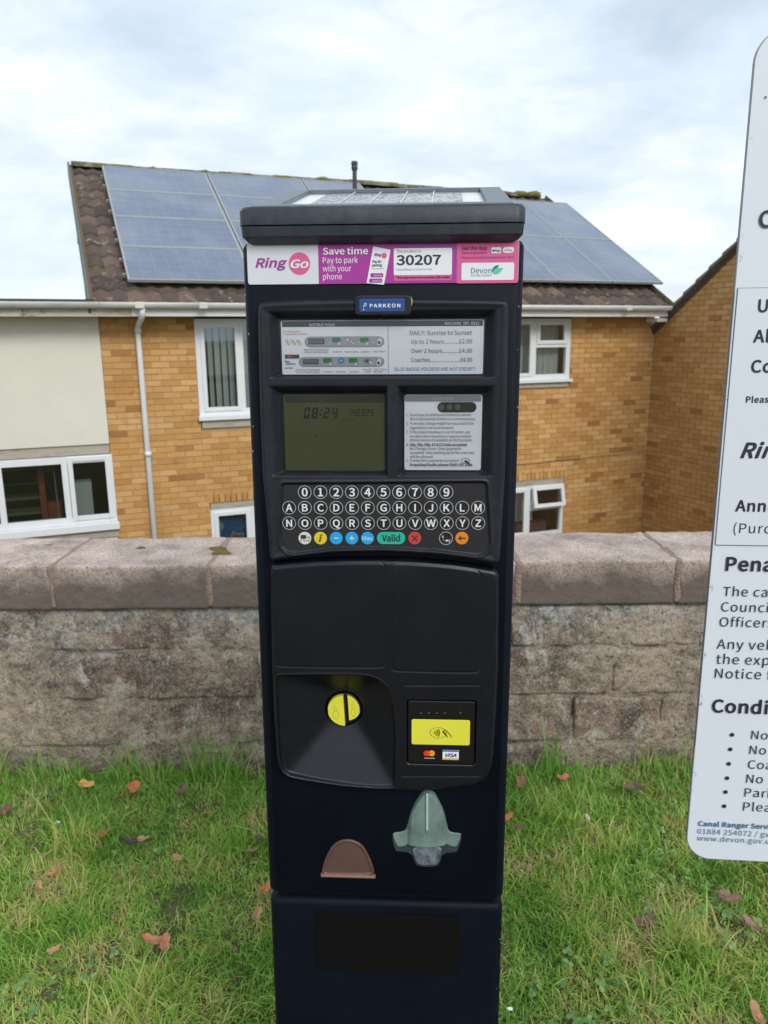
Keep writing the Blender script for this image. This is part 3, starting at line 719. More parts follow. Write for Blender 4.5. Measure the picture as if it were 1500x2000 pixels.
# lumps of moss along the ridge and right verge
def lump(name, c, r, mat, parent, seed, sq=(1, 1, 1), sub=2):
    bm = bmesh.new(); bmesh.ops.create_icosphere(bm, subdivisions=sub, radius=1)
    for v_ in bm.verts:
        d_ = 1+.45*noise.noise(v_.co*1.9+Vector((seed*3.1, seed, 0))); v_.co = Vector((c[0]+v_.co.x*r*d_*sq[0], c[1]+v_.co.y*r*d_*sq[1], c[2]+v_.co.z*r*d_*sq[2]))
    me = bpy.data.meshes.new(name); bm.to_mesh(me); bm.free(); return link(name, me, parent, mat, True)
for k, (s_, r_) in enumerate([(.3, .04), (.55, .035), (1.1, .04), (1.9, .045), (2.6, .04), (3.2, .05), (3.85, .07), (4.5, .06), (6.9, .05), (7.7, .08), (7.95, .09)]):
    lump('moss_clump', (s_, rd[1]-.07, rd[2]+.03), r_, plain((.17, .155, .05), .95, .3, 30, .01, 80), house, k, (2.2, 1, .7))
# end verge on the right: undercloak strip with moss
slab('verge_strip', 8.256, 8.275, .0, RL, -.05, .05, M_RIDGE, house)
# solar panels ------------------------------------------------------------
def solar(s0, s1, u0, u1, nx, ny, dz=0.):
    o0, o1 = .095+dz, .13+dz; b = .022
    f = MB()
    for (a, b_, c, d_) in ((s0, s1, u0, u0+b), (s0, s1, u1-b, u1), (s0, s0+b, u0+b, u1-b), (s1-b, s1, u0+b, u1-b)):
        f.add([rp(x, y, z) for z in (o0, o1) for y in (c, d_) for x in (a, b_)], [(0, 2, 3, 1), (4, 5, 7, 6), (0, 1, 5, 4), (2, 6, 7, 3), (0, 4, 6, 2), (1, 3, 7, 5)])
    fr = f.build('solar_panel', M_ALU, house)
    me = bpy.data.meshes.new('cell_sheet'); q = [rp(s0+b, u0+b, o1-.004), rp(s1-b, u0+b, o1-.004), rp(s1-b, u1-b, o1-.004), rp(s0+b, u1-b, o1-.004)]
    q2 = [rp(s0+b, u0+b, o0), rp(s1-b, u0+b, o0), rp(s1-b, u1-b, o0), rp(s0+b, u1-b, o0)]
    me.from_pydata(q+q2, [], [(0, 1, 2, 3), (7, 6, 5, 4)]); uv = me.uv_layers.new(name='UVMap')
    for l, c in zip(uv.data, ((0, 0), (nx, 0), (nx, ny), (0, ny), (0, ny), (nx, ny), (nx, 0), (0, 0))): l.uv = c
    link('cell_sheet', me, fr, M_SOLAR)
ub = [.31, 1.215, 2.12, 3.025, 3.93]
for c0, c1 in ((.355, 1.86), (1.895, 3.39)):
    for a, b in zip(ub, ub[1:]): solar(c0, c1, a+.004, b-.004, 9, 5)
for a, b in ((.34, 2.13), (2.14, 3.93)): solar(3.42, 4.42, a, b, 6, 11)
for c in (4.49, 5.46, 6.43, 7.40):
    for a, b in ((.50, 2.05), (2.06, 3.60)): solar(c+.006, c+.964, a, b, 6, 9, .01)
for a, b in ((1.875, 0), (3.405, 0)): slab('panel_rail', a-.012, a+.012, .33, 3.93, .06, .11, M_ALU, house)
for u_ in (.55, .95, 1.5, 1.85, 2.4, 2.75, 3.3, 3.65): slab('rail_end', .315, .36, u_-.013, u_+.013, .05, .085, M_ALU, house)
# flue
fx, fy, fz = 4.06, 2.15, 3.9+GZ
MB().tube([(fx, fy, fz-.5), (fx, fy, fz+.27)], .035, 14).tube([(fx, fy, fz+.27), (fx, fy, fz+.30), (fx, fy, fz+.35)], [.045, .052, .045], 14).tube([(fx, fy, fz+.35), (fx, fy, fz+.37), (fx, fy, fz+.40)], [.052, .055, .045], 14).build('flue', plain((.045, .05, .055), .6), house, smooth=False)

# cable across the wall
cb = [(5.6+.15*i, -.028-.0*i, -.0+GZ-.30+(.004*math.sin(i*1.3))+i*.003) for i in range(19)]
MB().tube(cb, .006, 6).build('wall_cable', plain((.30, .22, .13), .7), house)

# second house, gable wall coming towards the camera ---------------------------
O2 = W0+U*8.275
h2 = tag(empty('neighbouring_house', (O2[0], O2[1], -GZ), rz=HYAW), 'ochre brick house on the right showing its gable wall and stepped verge tiles', 'house')
# local: x = along U (away to the right), y = back; the gable wall is the plane x = 0, y from 0 to -7.2
G0, G1, SL = .0, 7.2, math.tan(R(35.3)); ez = 1.70
def top2(n): return ez+SL*min(n, G1-n)
def gw():
    v_ = [(.006, 0, -3+GZ), (.006, -G1, -3+GZ), (.006, -G1, ez+GZ), (.006, -G1/2, ez+SL*G1/2+GZ), (.006, 0, ez+GZ)]
    return mesh('gable_wall', v_, [(4, 3, 2, 1, 0)], h2, M_MORT)
gw()
def place2(o, p, q, z, pr): o.location = (-pr+.008, -p, z+GZ); o.rotation_euler = (0, 0, -math.pi/2); o.scale = (q-p, .02, BRH)
def conv2(n, e, z): return (-(e if e > 0 else -.004)+.008, -n, z+GZ)
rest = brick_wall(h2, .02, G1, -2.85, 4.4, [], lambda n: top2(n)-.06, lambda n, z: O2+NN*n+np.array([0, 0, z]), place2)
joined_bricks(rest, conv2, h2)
# roof of the second house: two slopes and overlapping verge tiles
for sgn in (0, 1):
    nA, nB = (0., G1/2) if sgn == 0 else (G1, G1/2)
    v_ = [(-.05, -(nA-(.3 if sgn == 0 else -.3)*0), ez+GZ), (6, -nA, ez+GZ), (6, -nB, ez+SL*G1/2+GZ), (-.05, -nB, ez+SL*G1/2+GZ)]
    v_ += [(x, y, z-.06) for x, y, z in v_]
    mesh('roof_slope', v_, [(0, 1, 2, 3), (7, 6, 5, 4), (0, 4, 5, 1), (1, 5, 6, 2), (2, 6, 7, 3), (3, 7, 4, 0)], h2, M_TILE)
ca, sa = math.cos(R(35.3)), math.sin(R(35.3))
for sgn in (0, 1):
    for i in range(16):
        u_ = -.05+i*.285; v_ = []
        for o_ in (0, 1):
            for (uu, th) in ((u_, .05), (u_+.34, .012)):
                for x in (-.075, .12):
                    n_v = uu*ca-(th*o_-.01)*sa*-1*0; z_v = ez+uu*sa+(th if o_ else -.03+th*.3)
                    n_v = uu*ca; n_v = n_v if sgn == 0 else G1-n_v
                    v_.append((x, -n_v, z_v+GZ))
        if u_*ca > G1/2: break
        MB().add(v_, [(0, 2, 3, 1), (4, 5, 7, 6), (0, 1, 5, 4), (2, 6, 7, 3), (0, 4, 6, 2), (1, 3, 7, 5)]).build('verge_tile', M_VERGE, h2)
    n0, n1 = (-.05, G1/2) if sgn == 0 else (G1+.05, G1/2); z0_, z1_ = ez+SL*-.05, ez+SL*G1/2
    v_ = [(x, -n_, z_+GZ+dz_) for x in (-.03, -.005) for (n_, z_) in ((n0, z0_), (n1, z1_)) for dz_ in (-.10, -.02)]
    MB().add(v_, [(0, 2, 3, 1), (4, 5, 7, 6), (0, 1, 5, 4), (2, 6, 7, 3), (0, 4, 6, 2), (1, 3, 7, 5)]).build('undercloak', plain((.10, .075, .055), .8), h2)
box('front_wall', .0, 6, -G1-.1, -G1, 0, ez+GZ, M_BRICK, h2); box('back_wall', .05, 6, -.02, 0., 0, ez+GZ, M_BRICK, h2); box('far_wall', 6, 6.1, -G1, 0, 0, ez+GZ, M_BRICK, h2)
tub = [(-.04, -.05-.25*i, -.279+GZ+.007*i) for i in range(12)]
MB().tube(tub, .006, 6).build('wall_cable', plain((.45, .27, .22), .6), h2)

# ================================================================== BOUNDARY WALL
WY = 2.626
bw = tag(empty('boundary_wall', (0, WY, 0)), 'weathered low block wall with rough stone coping behind the ticket machine', 'wall')
def rough_block(name, x0, x1, y0, y1, z0, z1, res, amp, rnd, mat, seed, fs=7.):
    """block with rounded, eroded edges; local frame of the wall, face towards -y"""
    nx, ny, nz = max(2, int((x1-x0)/res)), max(2, int((y1-y0)/(res*2))), max(2, int((z1-z0)/res))
    bm = bmesh.new()
    def grid(fn, nu, nv_):
        g = [[bm.verts.new(fn(i/nu, j/nv_)) for i in range(nu+1)] for j in range(nv_+1)]
        for j in range(nv_):
            for i in range(nu): bm.faces.new((g[j][i], g[j][i+1], g[j+1][i+1], g[j+1][i]))
    L = lambda a, b, t_: a+(b-a)*t_
    grid(lambda u, v_: (L(x0, x1, u), y0, L(z0, z1, v_)), nx, nz); grid(lambda u, v_: (L(x0, x1, u), L(y0, y1, v_), z1), nx, ny)
    grid(lambda u, v_: (x0, L(y1, y0, u), L(z0, z1, v_)), ny, nz); grid(lambda u, v_: (x1, L(y0, y1, u), L(z0, z1, v_)), ny, nz)
    grid(lambda u, v_: (L(x0, x1, u), L(y1, y0, v_), z0), nx, ny)
    bmesh.ops.remove_doubles(bm, verts=bm.verts, dist=1e-5)
    cx, cy, cz = (x0+x1)/2, (y0+y1)/2, (z0+z1)/2; hx, hy, hz = (x1-x0)/2, (y1-y0)/2, (z1-z0)/2
    for v_ in bm.verts:
        p = v_.co; q = Vector((p.x-cx, p.y-cy, p.z-cz)); rr = rnd*(1+.8*noise.noise(p*9+Vector((seed, 0, 0))))
        # round the edges: pull back where two or more coordinates are near the limits
        c_ = Vector((max(-hx+rr, min(hx-rr, q.x)), max(-hy+rr, min(hy-rr, q.y)), max(-hz+rr, min(hz-rr, q.z)))); d_ = q-c_
        if d_.length > 1e-9: q = c_+d_.normalized()*min(d_.length, rr)
        w_ = Vector((q.x+cx, q.y+cy, q.z+cz)); k_ = noise.fractal(w_*fs+Vector((0, 0, 1)), .7, 2.1, 4)
        k2 = noise.fractal(w_*38, .6, 2.1, 2)
        dirn = Vector((0, 0, 1)) if abs(p.z-z1) < 1e-4 and abs(p.y-y0) > .01 else Vector((0, -1, 0))
        v_.co = w_+dirn*(amp*k_+amp*.35*k2)
    bmesh.ops.recalc_face_normals(bm, faces=bm.faces)
    me = bpy.data.meshes.new(name); bm.to_mesh(me); bm.free(); return link(name, me, bw, mat, True)
cj = [-4.5, -3.9, -3.33, -2.78, -2.32, -1.76, -1.193, -.629, -.06, .478, 1.052, 1.63, 2.2, 2.77, 3.34, 3.9, 4.5]
for k, (a, b) in enumerate(zip(cj, cj[1:])):
    near = -2.4 < (a+b)/2 < 2.4
    dy = random.uniform(-.004, .004)
    rough_block('coping_stone', a+.005, b-.005, 0.+dy, .40, .655, .819+random.uniform(-.003, .003), .008 if near else .04, .0045, .004, M_COPE, k)
# sand-coloured mortar in the coping joints
mort = plain((.30, .215, .175), .95, .35, 40, .01, 120)
for k, a in enumerate(cj[1:-1]):
    rough_block('coping_joint', a-.013, a+.013, .001, .395, .66, .8185, .012, .003, .003, mort, 50+k, 20)
zc = [.655, .478, .285, .096, -.10]
for r_, (zt, zb) in enumerate(zip(zc, zc[1:])):
    a = -4.5+(.13 if r_ % 2 else .0)+r_*.03
    k = 0
    while a < 4.5:
        L = random.choice((.44, .40, .46, .33))
        near = -2.3 < a+L/2 < 2.3
        rough_block('wall_block', a+.006, a+L-.006, .022+random.uniform(-.006, .008), .2, zb+.007+random.uniform(0, .006), zt-.007, .0085 if near else .04, .0115, .010, M_BLOCK, r_*31+k)
        a += L; k += 1
# mortar bed, nearly flush and smeared over the arrises
bm = bmesh.new(); nx, nz = 620, 90; g = []
for j in range(nz+1):
    row = []
    for i in range(nx+1):
        x, z = -2.6+5.2*i/nx, -.05+.705*j/nz
        p = Vector((x, 0, z)); k_ = noise.fractal(p*6.5+Vector((3, 1, 2)), .7, 2.1, 5)+.35*noise.fractal(p*30, .7, 2., 3)
        row.append(bm.verts.new((x, .0275-.019*k_, z)))
    g.append(row)
for j in range(nz):
    for i in range(nx): bm.faces.new((g[j][i], g[j][i+1], g[j+1][i+1], g[j+1][i]))
me = bpy.data.meshes.new('mortar_bed'); bm.to_mesh(me); bm.free(); link('mortar_bed', me, bw, M_BED, True)
box('wall_core', -4.5, 4.5, .055, .36, -.5, .656, M_LIME, bw)
for k, (px_, py_) in enumerate(((95, 1065), (425, 1072), (275, 1070), (432, 1080), (880, 1060))):
    p = hit(px_, py_, (0, 0, .82), (0, 0, 1)); lump('moss_tuft', (p[0], p[1]-WY, .818), .022 if k in (1, 3) else .012, plain((.17, .13, .035), .95, .4, 60, .01, 200), bw, k, (1.5, 1, .5), 3)

# ================================================================== GRASS AND LEAVES
def blades(n, xr, yr, hgt, wid, lean, seed, name, yfun=None):
    g = np.random.default_rng(seed)
    if yfun is None: x = g.uniform(*xr, n); y = g.uniform(*yr, n)
    else: x, y = yfun(g, n)
    nn = np.array([noise.noise(Vector((a*2.3, b*2.3, seed))) for a, b in zip(x, y)])
    n2 = np.array([noise.noise(Vector((a*9., b*9., seed+5))) for a, b in zip(x, y)])
    keep = (n2*.8+.7*nn) > -.50; x, y, nn, n2 = x[keep], y[keep], nn[keep], n2[keep]; n = len(x)
    h = g.lognormal(0, .33, n)*hgt*np.clip(1+.9*nn+.6*n2, .25, 2.2); wd = wid*g.uniform(.6, 1.35, n)
    an = g.uniform(0, 2*np.pi, n)*.85+ (nn*6+n2*3+1.); ln = np.clip(g.normal(lean, .35, n), .05, 1.7)
    dx, dy = np.cos(an), np.sin(an); sx, sy = -dy, dx
    tw = g.uniform(-1, 1, n); sx, sy = sx*np.cos(tw)-sy*np.sin(tw), sx*np.sin(tw)+sy*np.cos(tw)
    V = np.zeros((n, 7, 3)); 
    px, py, pz = x.copy(), y.copy(), np.full(n, -.004); ang = ln*.35; lv = 0
    for k in range(4):
        wk = wd*(1, .85, .6, 0)[k]/2
        if k < 3:
            V[:, 2*k, 0] = px-sx*wk; V[:, 2*k, 1] = py-sy*wk; V[:, 2*k, 2] = pz
            V[:, 2*k+1, 0] = px+sx*wk; V[:, 2*k+1, 1] = py+sy*wk; V[:, 2*k+1, 2] = pz
        else: V[:, 6, 0] = px; V[:, 6, 1] = py; V[:, 6, 2] = pz
        st = h/3; px = px+dx*np.sin(ang)*st; py = py+dy*np.sin(ang)*st; pz = np.maximum(pz+np.cos(ang)*st, .004); ang = np.minimum(ang+ln*.55, 2.2)
    V[:, :, 1] = np.where(V[:, :, 1] > WY+.014, WY+.014-(V[:, :, 1]-WY-.014)*.3, V[:, :, 1])
    base = (np.arange(n)*7)[:, None]
    q = np.concatenate([base+np.array([0, 1, 3, 2]), base+np.array([2, 3, 5, 4])], 0); tr = base+np.array([4, 5, 6])
    li = np.concatenate([q.ravel(), tr.ravel()]).astype(np.int32)
    ls = np.concatenate([np.arange(len(q))*4, len(q)*4+np.arange(len(tr))*3]).astype(np.int32)
    me = bpy.data.meshes.new(name); me.vertices.add(n*7); me.vertices.foreach_set('co', V.ravel()); me.loops.add(len(li)); me.loops.foreach_set('vertex_index', li)
    me.polygons.add(len(ls)); me.polygons.foreach_set('loop_start', ls); me.update(calc_edges=True)
    o = link(name, me, None, M_BLADE); return o
def clear_machine(g, n, xr, yr):
    x = g.uniform(*xr, n*2); y = g.uniform(*yr, n*2); k = ~((np.abs(x) < .19) & (y > .9) & (y < 1.27)); return x[k][:n], y[k][:n]
G = [blades(150000, None, None, .034, .0034, 1.0, 1, 'grass', lambda g, n: clear_machine(g, n, (-2.1, 2.3), (1.15, 2.62)))]
G.append(blades(8500, None, None, .042, .0040, .85, 2, 'grass', lambda g, n: (lambda x: (x, 2.62-np.abs(g.normal(0, .17, n))))(g.uniform(-2.3, 2.5, n))))
G.append(blades(650, None, None, .115, .0050, .55, 3, 'grass', lambda g, n: (lambda c: (c+g.normal(0, .035, n), 2.60-np.abs(g.normal(0, .035, n))))(g.choice(np.array([-1.45, -1.30, -1.17, -.98, -.86, -.60, -.70, .62, .95, 1.0, 1.12, 1.5, -1.6, 1.7]), n))))
G.append(blades(26000, None, None, .04, .004, .9, 4, 'grass', lambda g, n: clear_machine(g, n, (-4.4, 4.4), (-.6, 2.6))))
G.append(blades(5000, None, None, .075, .0046, .8, 6, 'grass', lambda g, n: (lambda i: (np.take([-1.25, -.55, -.62, .62, .78, 1.25, -.15, 1.45, -1.0], i)+g.normal(0, .05, n), np.take([1.75, 2.15, 1.6, 2.3, 1.72, 2.0, 1.9, 1.62, 2.2], i)+g.normal(0, .045, n)))(g.integers(0, 9, n))))
G.append(blades(60000, None, None, .020, .0030, 1.35, 8, 'grass', lambda g, n: clear_machine(g, n, (-2.1, 2.3), (1.15, 2.62))))
# joined into one lawn growth
vs = []; total = 0
dst = bmesh.new()
for o in G: dst.from_mesh(o.data)
me = bpy.data.meshes.new('grass'); dst.to_mesh(me); dst.free()
for o in G: m0 = o.data; bpy.data.objects.remove(o); bpy.data.meshes.remove(m0)
tag(link('grass', me, None, M_BLADE), 'rough green lawn grass with longer tufts along the foot of the wall', 'grass', kind='stuff')
# clover and small weeds
mb = MB(); g_ = np.random.default_rng(11)
for _ in range(2600):
    cx_, cy_ = g_.uniform(-1.7, 1.9), g_.uniform(1.3, 2.6)
    if noise.noise(Vector((cx_*3, cy_*3, 9))) < .08 or (abs(cx_) < .2 and cy_ < 1.3): continue
    z_ = g_.uniform(.012, .034); r_ = g_.uniform(.004, .0085); a0 = g_.uniform(0, 6.28); tx, ty = g_.normal(0, .35, 2)
    for k in range(3):
        a = a0+k*2.09; ox, oy = math.cos(a)*r_, math.sin(a)*r_; v_ = []
        for i in range(6):
            bx, by = ox+r_*.9*math.cos(i*1.047), oy+r_*.9*math.sin(i*1.047); v_.append((cx_+bx, cy_+by, z_+bx*tx+by*ty))
        mb.add(v_, [tuple(range(6))])
m, t = new_mat('clover_leaf'); r_ = t.n('ShaderNodeNewGeometry').outputs['Random Per Island']
finish(t, t.ramp(r_, (0, (.07, .17, .04)), (.6, (.13, .25, .06)), (1, (.22, .30, .09))), .5)
me = bpy.data.meshes.new('clover'); me.from_pydata(mb.v, [], mb.f); tag(link('clover', me, None, m), 'small clover leaves and weeds scattered through the lawn', 'weeds', kind='stuff')

def leaf(px_, py_, size, col, label, seed, z=.03, lobes=3, tilt=.3):
    g = random.Random(seed); p = hit(px_, py_, (0, 0, z), (0, 0, 1)); n = 26; bm = bmesh.new()
    root = bm.verts.new((0, 0, 0)); rings = []
    for k in (.34, .68, 1.):
        ring = []
        for i in range(n):
            a = 2*math.pi*i/n; rr = size*k*(.62+.30*abs(math.cos(a*lobes*.5))**.8+.12*g.random()*k)*(1.15 if abs(a-math.pi) > 2.4 else .85)
            x, y = rr*math.cos(a)*1.15, rr*math.sin(a)*.8
            ring.append(bm.verts.new((x, y, .55*(y*y)/size+.28*x*x/size+size*.06*math.sin(a*5+seed)*k)))
        rings.append(ring)
    for i in range(n): bm.faces.new((root, rings[0][i], rings[0][(i+1) % n]))
    for r0_, r1_ in zip(rings, rings[1:]):
        for i in range(n): bm.faces.new((r0_[i], r1_[i], r1_[(i+1) % n], r0_[(i+1) % n]))
    # stalk
    sx_ = -size*1.0; a_ = [bm.verts.new(q) for q in ((0, .0012, .002), (0, -.0012, .002), (sx_*1.5, -.001, .012), (sx_*1.5, .001, .012))]; bm.faces.new(a_)
    me = bpy.data.meshes.new('fallen_leaf'); bm.to_mesh(me); bm.free()
    m, t = new_mat('dead_leaf'); o_ = t.n('ShaderNodeTexCoord').outputs['Object']
    c = t.mix(t.map(t.noise(o_, 60, 5, .7), .3, .7), tuple(x*.6 for x in col), tuple(min(1, x*1.25) for x in col))
    finish(t, c, .75, t.noise(o_, 160, 3), .002)
    o = link('fallen_leaf', me, None, m, True); o.location = tuple(p); o.rotation_euler = (g.uniform(-tilt, tilt)+.25, g.uniform(-tilt, tilt), g.uniform(0, 6.28))
    tag(o, label, 'leaf', 'dead leaves lying on the grass')
ORG = (.50, .175, .055); TAN = (.42, .25, .12); BRN = (.17, .09, .06); PNK = (.50, .19, .11)
for i, (x, y, s_, c, lb) in enumerate([
    (12, 1584, .036, BRN, 'large dull brown leaf at the left edge of the picture near the wall'),
    (165, 1532, .026, (.50, .30, .08), 'yellowish orange leaf tucked under the wall on the left'),
    (262, 1538, .034, ORG, 'biggest bright orange leaf in the clump at the foot of the wall'),
    (240, 1553, .022, (.30, .12, .07), 'dark red-brown leaf beside the bright orange clump at the wall foot'),
    (352, 1548, .026, BRN, 'dark brown leaf in shade under the wall left of the machine'),
    (405, 1590, .020, PNK, 'small pale orange curled leaf alone in grass left of the machine'),
    (204, 1629, .022, ORG, 'upright orange leaf with two lobes near the white litter'),
    (110, 1634, .014, ORG, 'small orange leaf just below the larger piece of white litter'),
    (277, 1640, .020, TAN, 'tan leaf beside a dark hollow in the left lawn'),
    (258, 1646, .022, (.07, .05, .045), 'nearly black rotten leaf in the left lawn'),
    (107, 1704, .018, ORG, 'orange leaf lying alone in the grass towards the left edge'),
    (75, 1733, .016, TAN, 'small tan leaf towards the left edge below the orange one'),
    (345, 1676, .019, TAN, 'flat tan leaf in the middle of the left lawn'),
    (492, 1664, .030, (.46, .26, .17), 'broad tan leaf right beside the left side of the machine'),
    (511, 1640, .022, (.10, .07, .065), 'dark purple-brown leaf touching the left side of the machine'),
    (516, 1738, .022, ORG, 'orange leaf half hidden behind the left edge of the machine'),
    (300, 1838, .026, PNK, 'long pinkish leaf of the pair in the lower left lawn'),
    (321, 1846, .022, PNK, 'narrower darker leaf of the pinkish pair in the lower left lawn'),
    (104, 1857, .017, TAN, 'crumpled tan leaf in the lower left lawn'),
    (345, 1878, .017, (.35, .17, .09), 'brown leaf fragment below the pinkish pair of leaves'),
    (500, 1787, .018, TAN, 'tan leaf fragment beside the lower plinth of the machine'),
    (1018, 1527, .028, (.24, .11, .08), 'dark red-brown curled leaf under the wall right of the machine'),
    (1097, 1521, .028, (.42, .15, .09), 'russet leaf standing against the wall foot on the right'),
    (1240, 1540, .036, (.13, .075, .06), 'dark brown leaf heap at the wall foot near the white sign'),
    (990, 1597, .018, ORG, 'orange leaf half hidden by the right edge of the machine'),
    (1013, 1616, .014, BRN, 'small brown leaf right of the machine below the wall'),
    (1255, 1803, .026, (.20, .10, .08), 'flat dark reddish leaf in the middle of the right lawn'),
    (1420, 1752, .028, (.21, .12, .085), 'brown leaf patch right of the middle in the right lawn'),
    (1470, 1808, .022, (.24, .15, .11), 'pale brown leaf close to the right edge of the picture'),
    (1478, 1985, .026, (.42, .21, .11), 'orange-brown leaf at the bottom right corner'),
    (1328, 1502, .013, (.42, .15, .09), 'tiny russet leaf beside the lower left edge of the white sign')]):
    leaf(x, y, s_, c, lb, i+3, z=.034 if y > 1560 else .045)
def scrap(px_, py_, sx, sy, lb, seed):
    p = hit(px_, py_, (0, 0, .035), (0, 0, 1)); bm = bmesh.new(); bmesh.ops.create_icosphere(bm, subdivisions=2, radius=1)
    for v_ in bm.verts: v_.co = Vector((v_.co.x*sx, v_.co.y*sy, v_.co.z*sx*.5))*(1+.5*noise.noise(v_.co*2+Vector((seed, 0, 0))))
    me = bpy.data.meshes.new('litter_scrap'); bm.to_mesh(me); bm.free(); o = link('litter_scrap', me, None, M_WHITE, True); o.location = tuple(p); o.rotation_euler = (.3, .2, seed); tag(o, lb, 'litter')
scrap(112, 1607, .012, .006, 'larger scrap of white litter in the grass at the far left', 1.)
scrap(143, 1630, .006, .006, 'tiny round white scrap in the grass at the left', 2.)
scrap(1148, 1596, .007, .014, 'small white crumpled scrap in the grass right of the machine', .3)
scrap(996, 1970, .008, .004, 'pale cigarette end in the grass beside the right side of the plinth', 0.)

# ================================================================== TICKET MACHINE
cy_, sy_ = math.cos(.04994587), math.sin(.04994587)
X = np.array([cy_, -sy_, 0]); Nf = np.array([-sy_, -cy_, 0]); Z = np.array([0, 0, 1.])+.00507*X-.00509*Nf; Z /= np.linalg.norm(Z); X = X-(X @ Z)*Z; X /= np.linalg.norm(X)
cen = np.array([-.001518, .934326, 1.273396]); base = cen-Z*(cen[2]/Z[2])
F = Frame(base, X, Z)
tm = tag(empty('ticket_machine', tuple(base), F.mat3()), 'tall dark navy parking ticket machine with keypad, screen and solar-panelled top', 'ticket machine')
HW = .165; BT = 1.710; BB = .8366
def section(hw, dep, r, n=8, y0=0.):
    p = []
    for cx_, cy2, s_ in ((hw-r, y0+r, -90), (hw-r, y0+dep-r, 0), (-hw+r, y0+dep-r, 90), (-hw+r, y0+r, 180)):
        p += [(cx_+r*math.cos(R(s_+90*i/n)), cy2+r*math.sin(R(s_+90*i/n))) for i in range(n+1)]
    return p
def column(name, levels, mat, parent, smooth=True):
    """loft of rounded rectangular sections: levels = (z, half width, y front, depth, radius)"""
    v_ = []; n = 36
    for z_, hw, y0, dep, r_ in levels: v_ += [(x, y, z_) for x, y in section(hw, dep, r_, 8, y0)]
    f_ = []
    for k in range(len(levels)-1): f_ += [(k*n+i, k*n+(i+1) % n, (k+1)*n+(i+1) % n, (k+1)*n+i) for i in range(n)]
    f_ += [tuple(range(n))[::-1], tuple(range((len(levels)-1)*n, len(levels)*n))]
    o = mesh(name, v_, f_, parent, mat, False)
    me = o.data
    for p in me.polygons: p.use_smooth = len(p.vertices) == 4
    me.set_sharp_from_angle(angle=R(50)) if hasattr(me, 'set_sharp_from_angle') else None
    return o
cabn = column('cabinet', [(BB+.0005, HW-.004, .004, .29, .010), (BB+.004, HW, 0, .30, .012), (BT-.006, HW, 0, .30, .012), (BT-.001, HW-.003, .003, .294, .010)], M_CAB, tm)
bx0 = F.ab(562, 1330)[0]; bx1 = F.ab(758, 1330)[0]; bz0 = F.ab(650, 1500)[1]; bz1 = F.ab(650, 1326)[1]
cut = MB().box(bx0, bx1, -.01, .06, bz0, bz1).build('cutter', M_CAB, tm)
md = cabn.modifiers.new('hole', 'BOOLEAN'); md.object = cut; md.operation = 'DIFFERENCE'; md.solver = 'EXACT'
bpy.context.view_layer.update(); dg = bpy.context.evaluated_depsgraph_get()
nm = bpy.data.meshes.new_from_object(cabn.evaluated_get(dg)); cabn.modifiers.clear(); cabn.data = nm; bpy.data.objects.remove(cut)
column('plinth', [(0, HW, .001, .30, .012), (BB-.020, HW+.0, .001, .30, .012), (BB-.0145, HW-.0012, .002, .297, .012), (BB-.011, HW-.005, .006, .29, .010), (BB-.0105, HW-.012, .012, .28, .01)], M_CAB, tm)
box('shadow_gap', -HW+.014, HW-.014, .013, .28, BB-.012, BB+.002, M_BLACK, tm)
box('base_flange', -HW-.03, HW+.03, -.03, .33, 0, .012, M_STEEL, tm, .003)
a0, b0, a1, b1 = rect_ab(F, 619, 1787, 898, 1898, .001); plate('blank_plate', rrect(a0, b0, a1, b1, .001), 0., .0016, M_MATTE, tm, .0004)

# ---- solar cap
yl = lambda y, e=.018: F.ab(745, y, e)[1]
c0, c1 = F.ab(462, 420, .018)[0], F.ab(1027, 420, .018)[0]; ch = (c1-c0)/2; CD = .36
zb, zm, zt_, zn = yl(462), yl(437), yl(400), yl(470)
column('cap_lower_band', [(zn-.001, ch-.018, .004, CD-.03, .008), (zb-.006, ch-.010, -.004, CD-.015, .01), (zb+.002, ch-.002, -.0165, CD, .012), (zm-.001, ch-.001, -.0175, CD, .012)], M_CAP, tm)
column('cap_upper_band', [(zm+.0004, ch, -.0185, CD+.002, .013), (zt_-.004, ch, -.0185, CD+.002, .013), (zt_, ch-.003, -.0155, CD-.004, .012)], M_CAP, tm)
# sloping tray on top of the cap
bl = F.ab(567, 370, -.335); br = F.ab(978, 365, -.335); hw2 = (br[0]-bl[0])/2; mid = (br[0]+bl[0])/2; zk = (bl[1]+br[1])/2
zf = zt_+.002
def tray(u, v_, h=0.):  # u -1..1 across, v 0..1 front to back
    return (mid*v_+u*(ch-.012+(hw2-ch+.012)*v_), -.010+(.335+.010)*v_, zf+(zk-zf)*v_+h)
def quadstrip(name, outer, inner, h_in, mat, drop=.006):
    v_ = []
    for (u, w_) in outer: v_.append(tray(u, w_, -drop)); 
    for (u, w_) in outer: v_.append(tray(u*.985, w_*.97+.012, 0))
    for (u, w_) in inner: v_.append(tray(u, w_, 0))
    for (u, w_) in inner: v_.append(tray(u, w_, h_in))
    f_ = []
    for k in range(3): f_ += [(k*4+i, k*4+(i+1) % 4, (k+1)*4+(i+1) % 4, (k+1)*4+i) for i in range(4)]
    return MB().add(v_, f_).build(name, mat, tm)
quadstrip('panel_surround', [(-1, 0), (1, 0), (1, 1), (-1, 1)], [(-.80, .06), (.80, .06), (.80, .93), (-.80, .93)], -.007, M_FRAME)
sk = [tray(-1, 0, -.006), tray(1, 0, -.006), tray(1, 1, -.006), tray(-1, 1, -.006)]
mesh('tray_skirt', sk+[(x, y, zt_-.003) for x, y, z_ in sk], [(0, 4, 5, 1), (1, 5, 6, 2), (2, 6, 7, 3), (3, 7, 4, 0)], tm, M_FRAME)
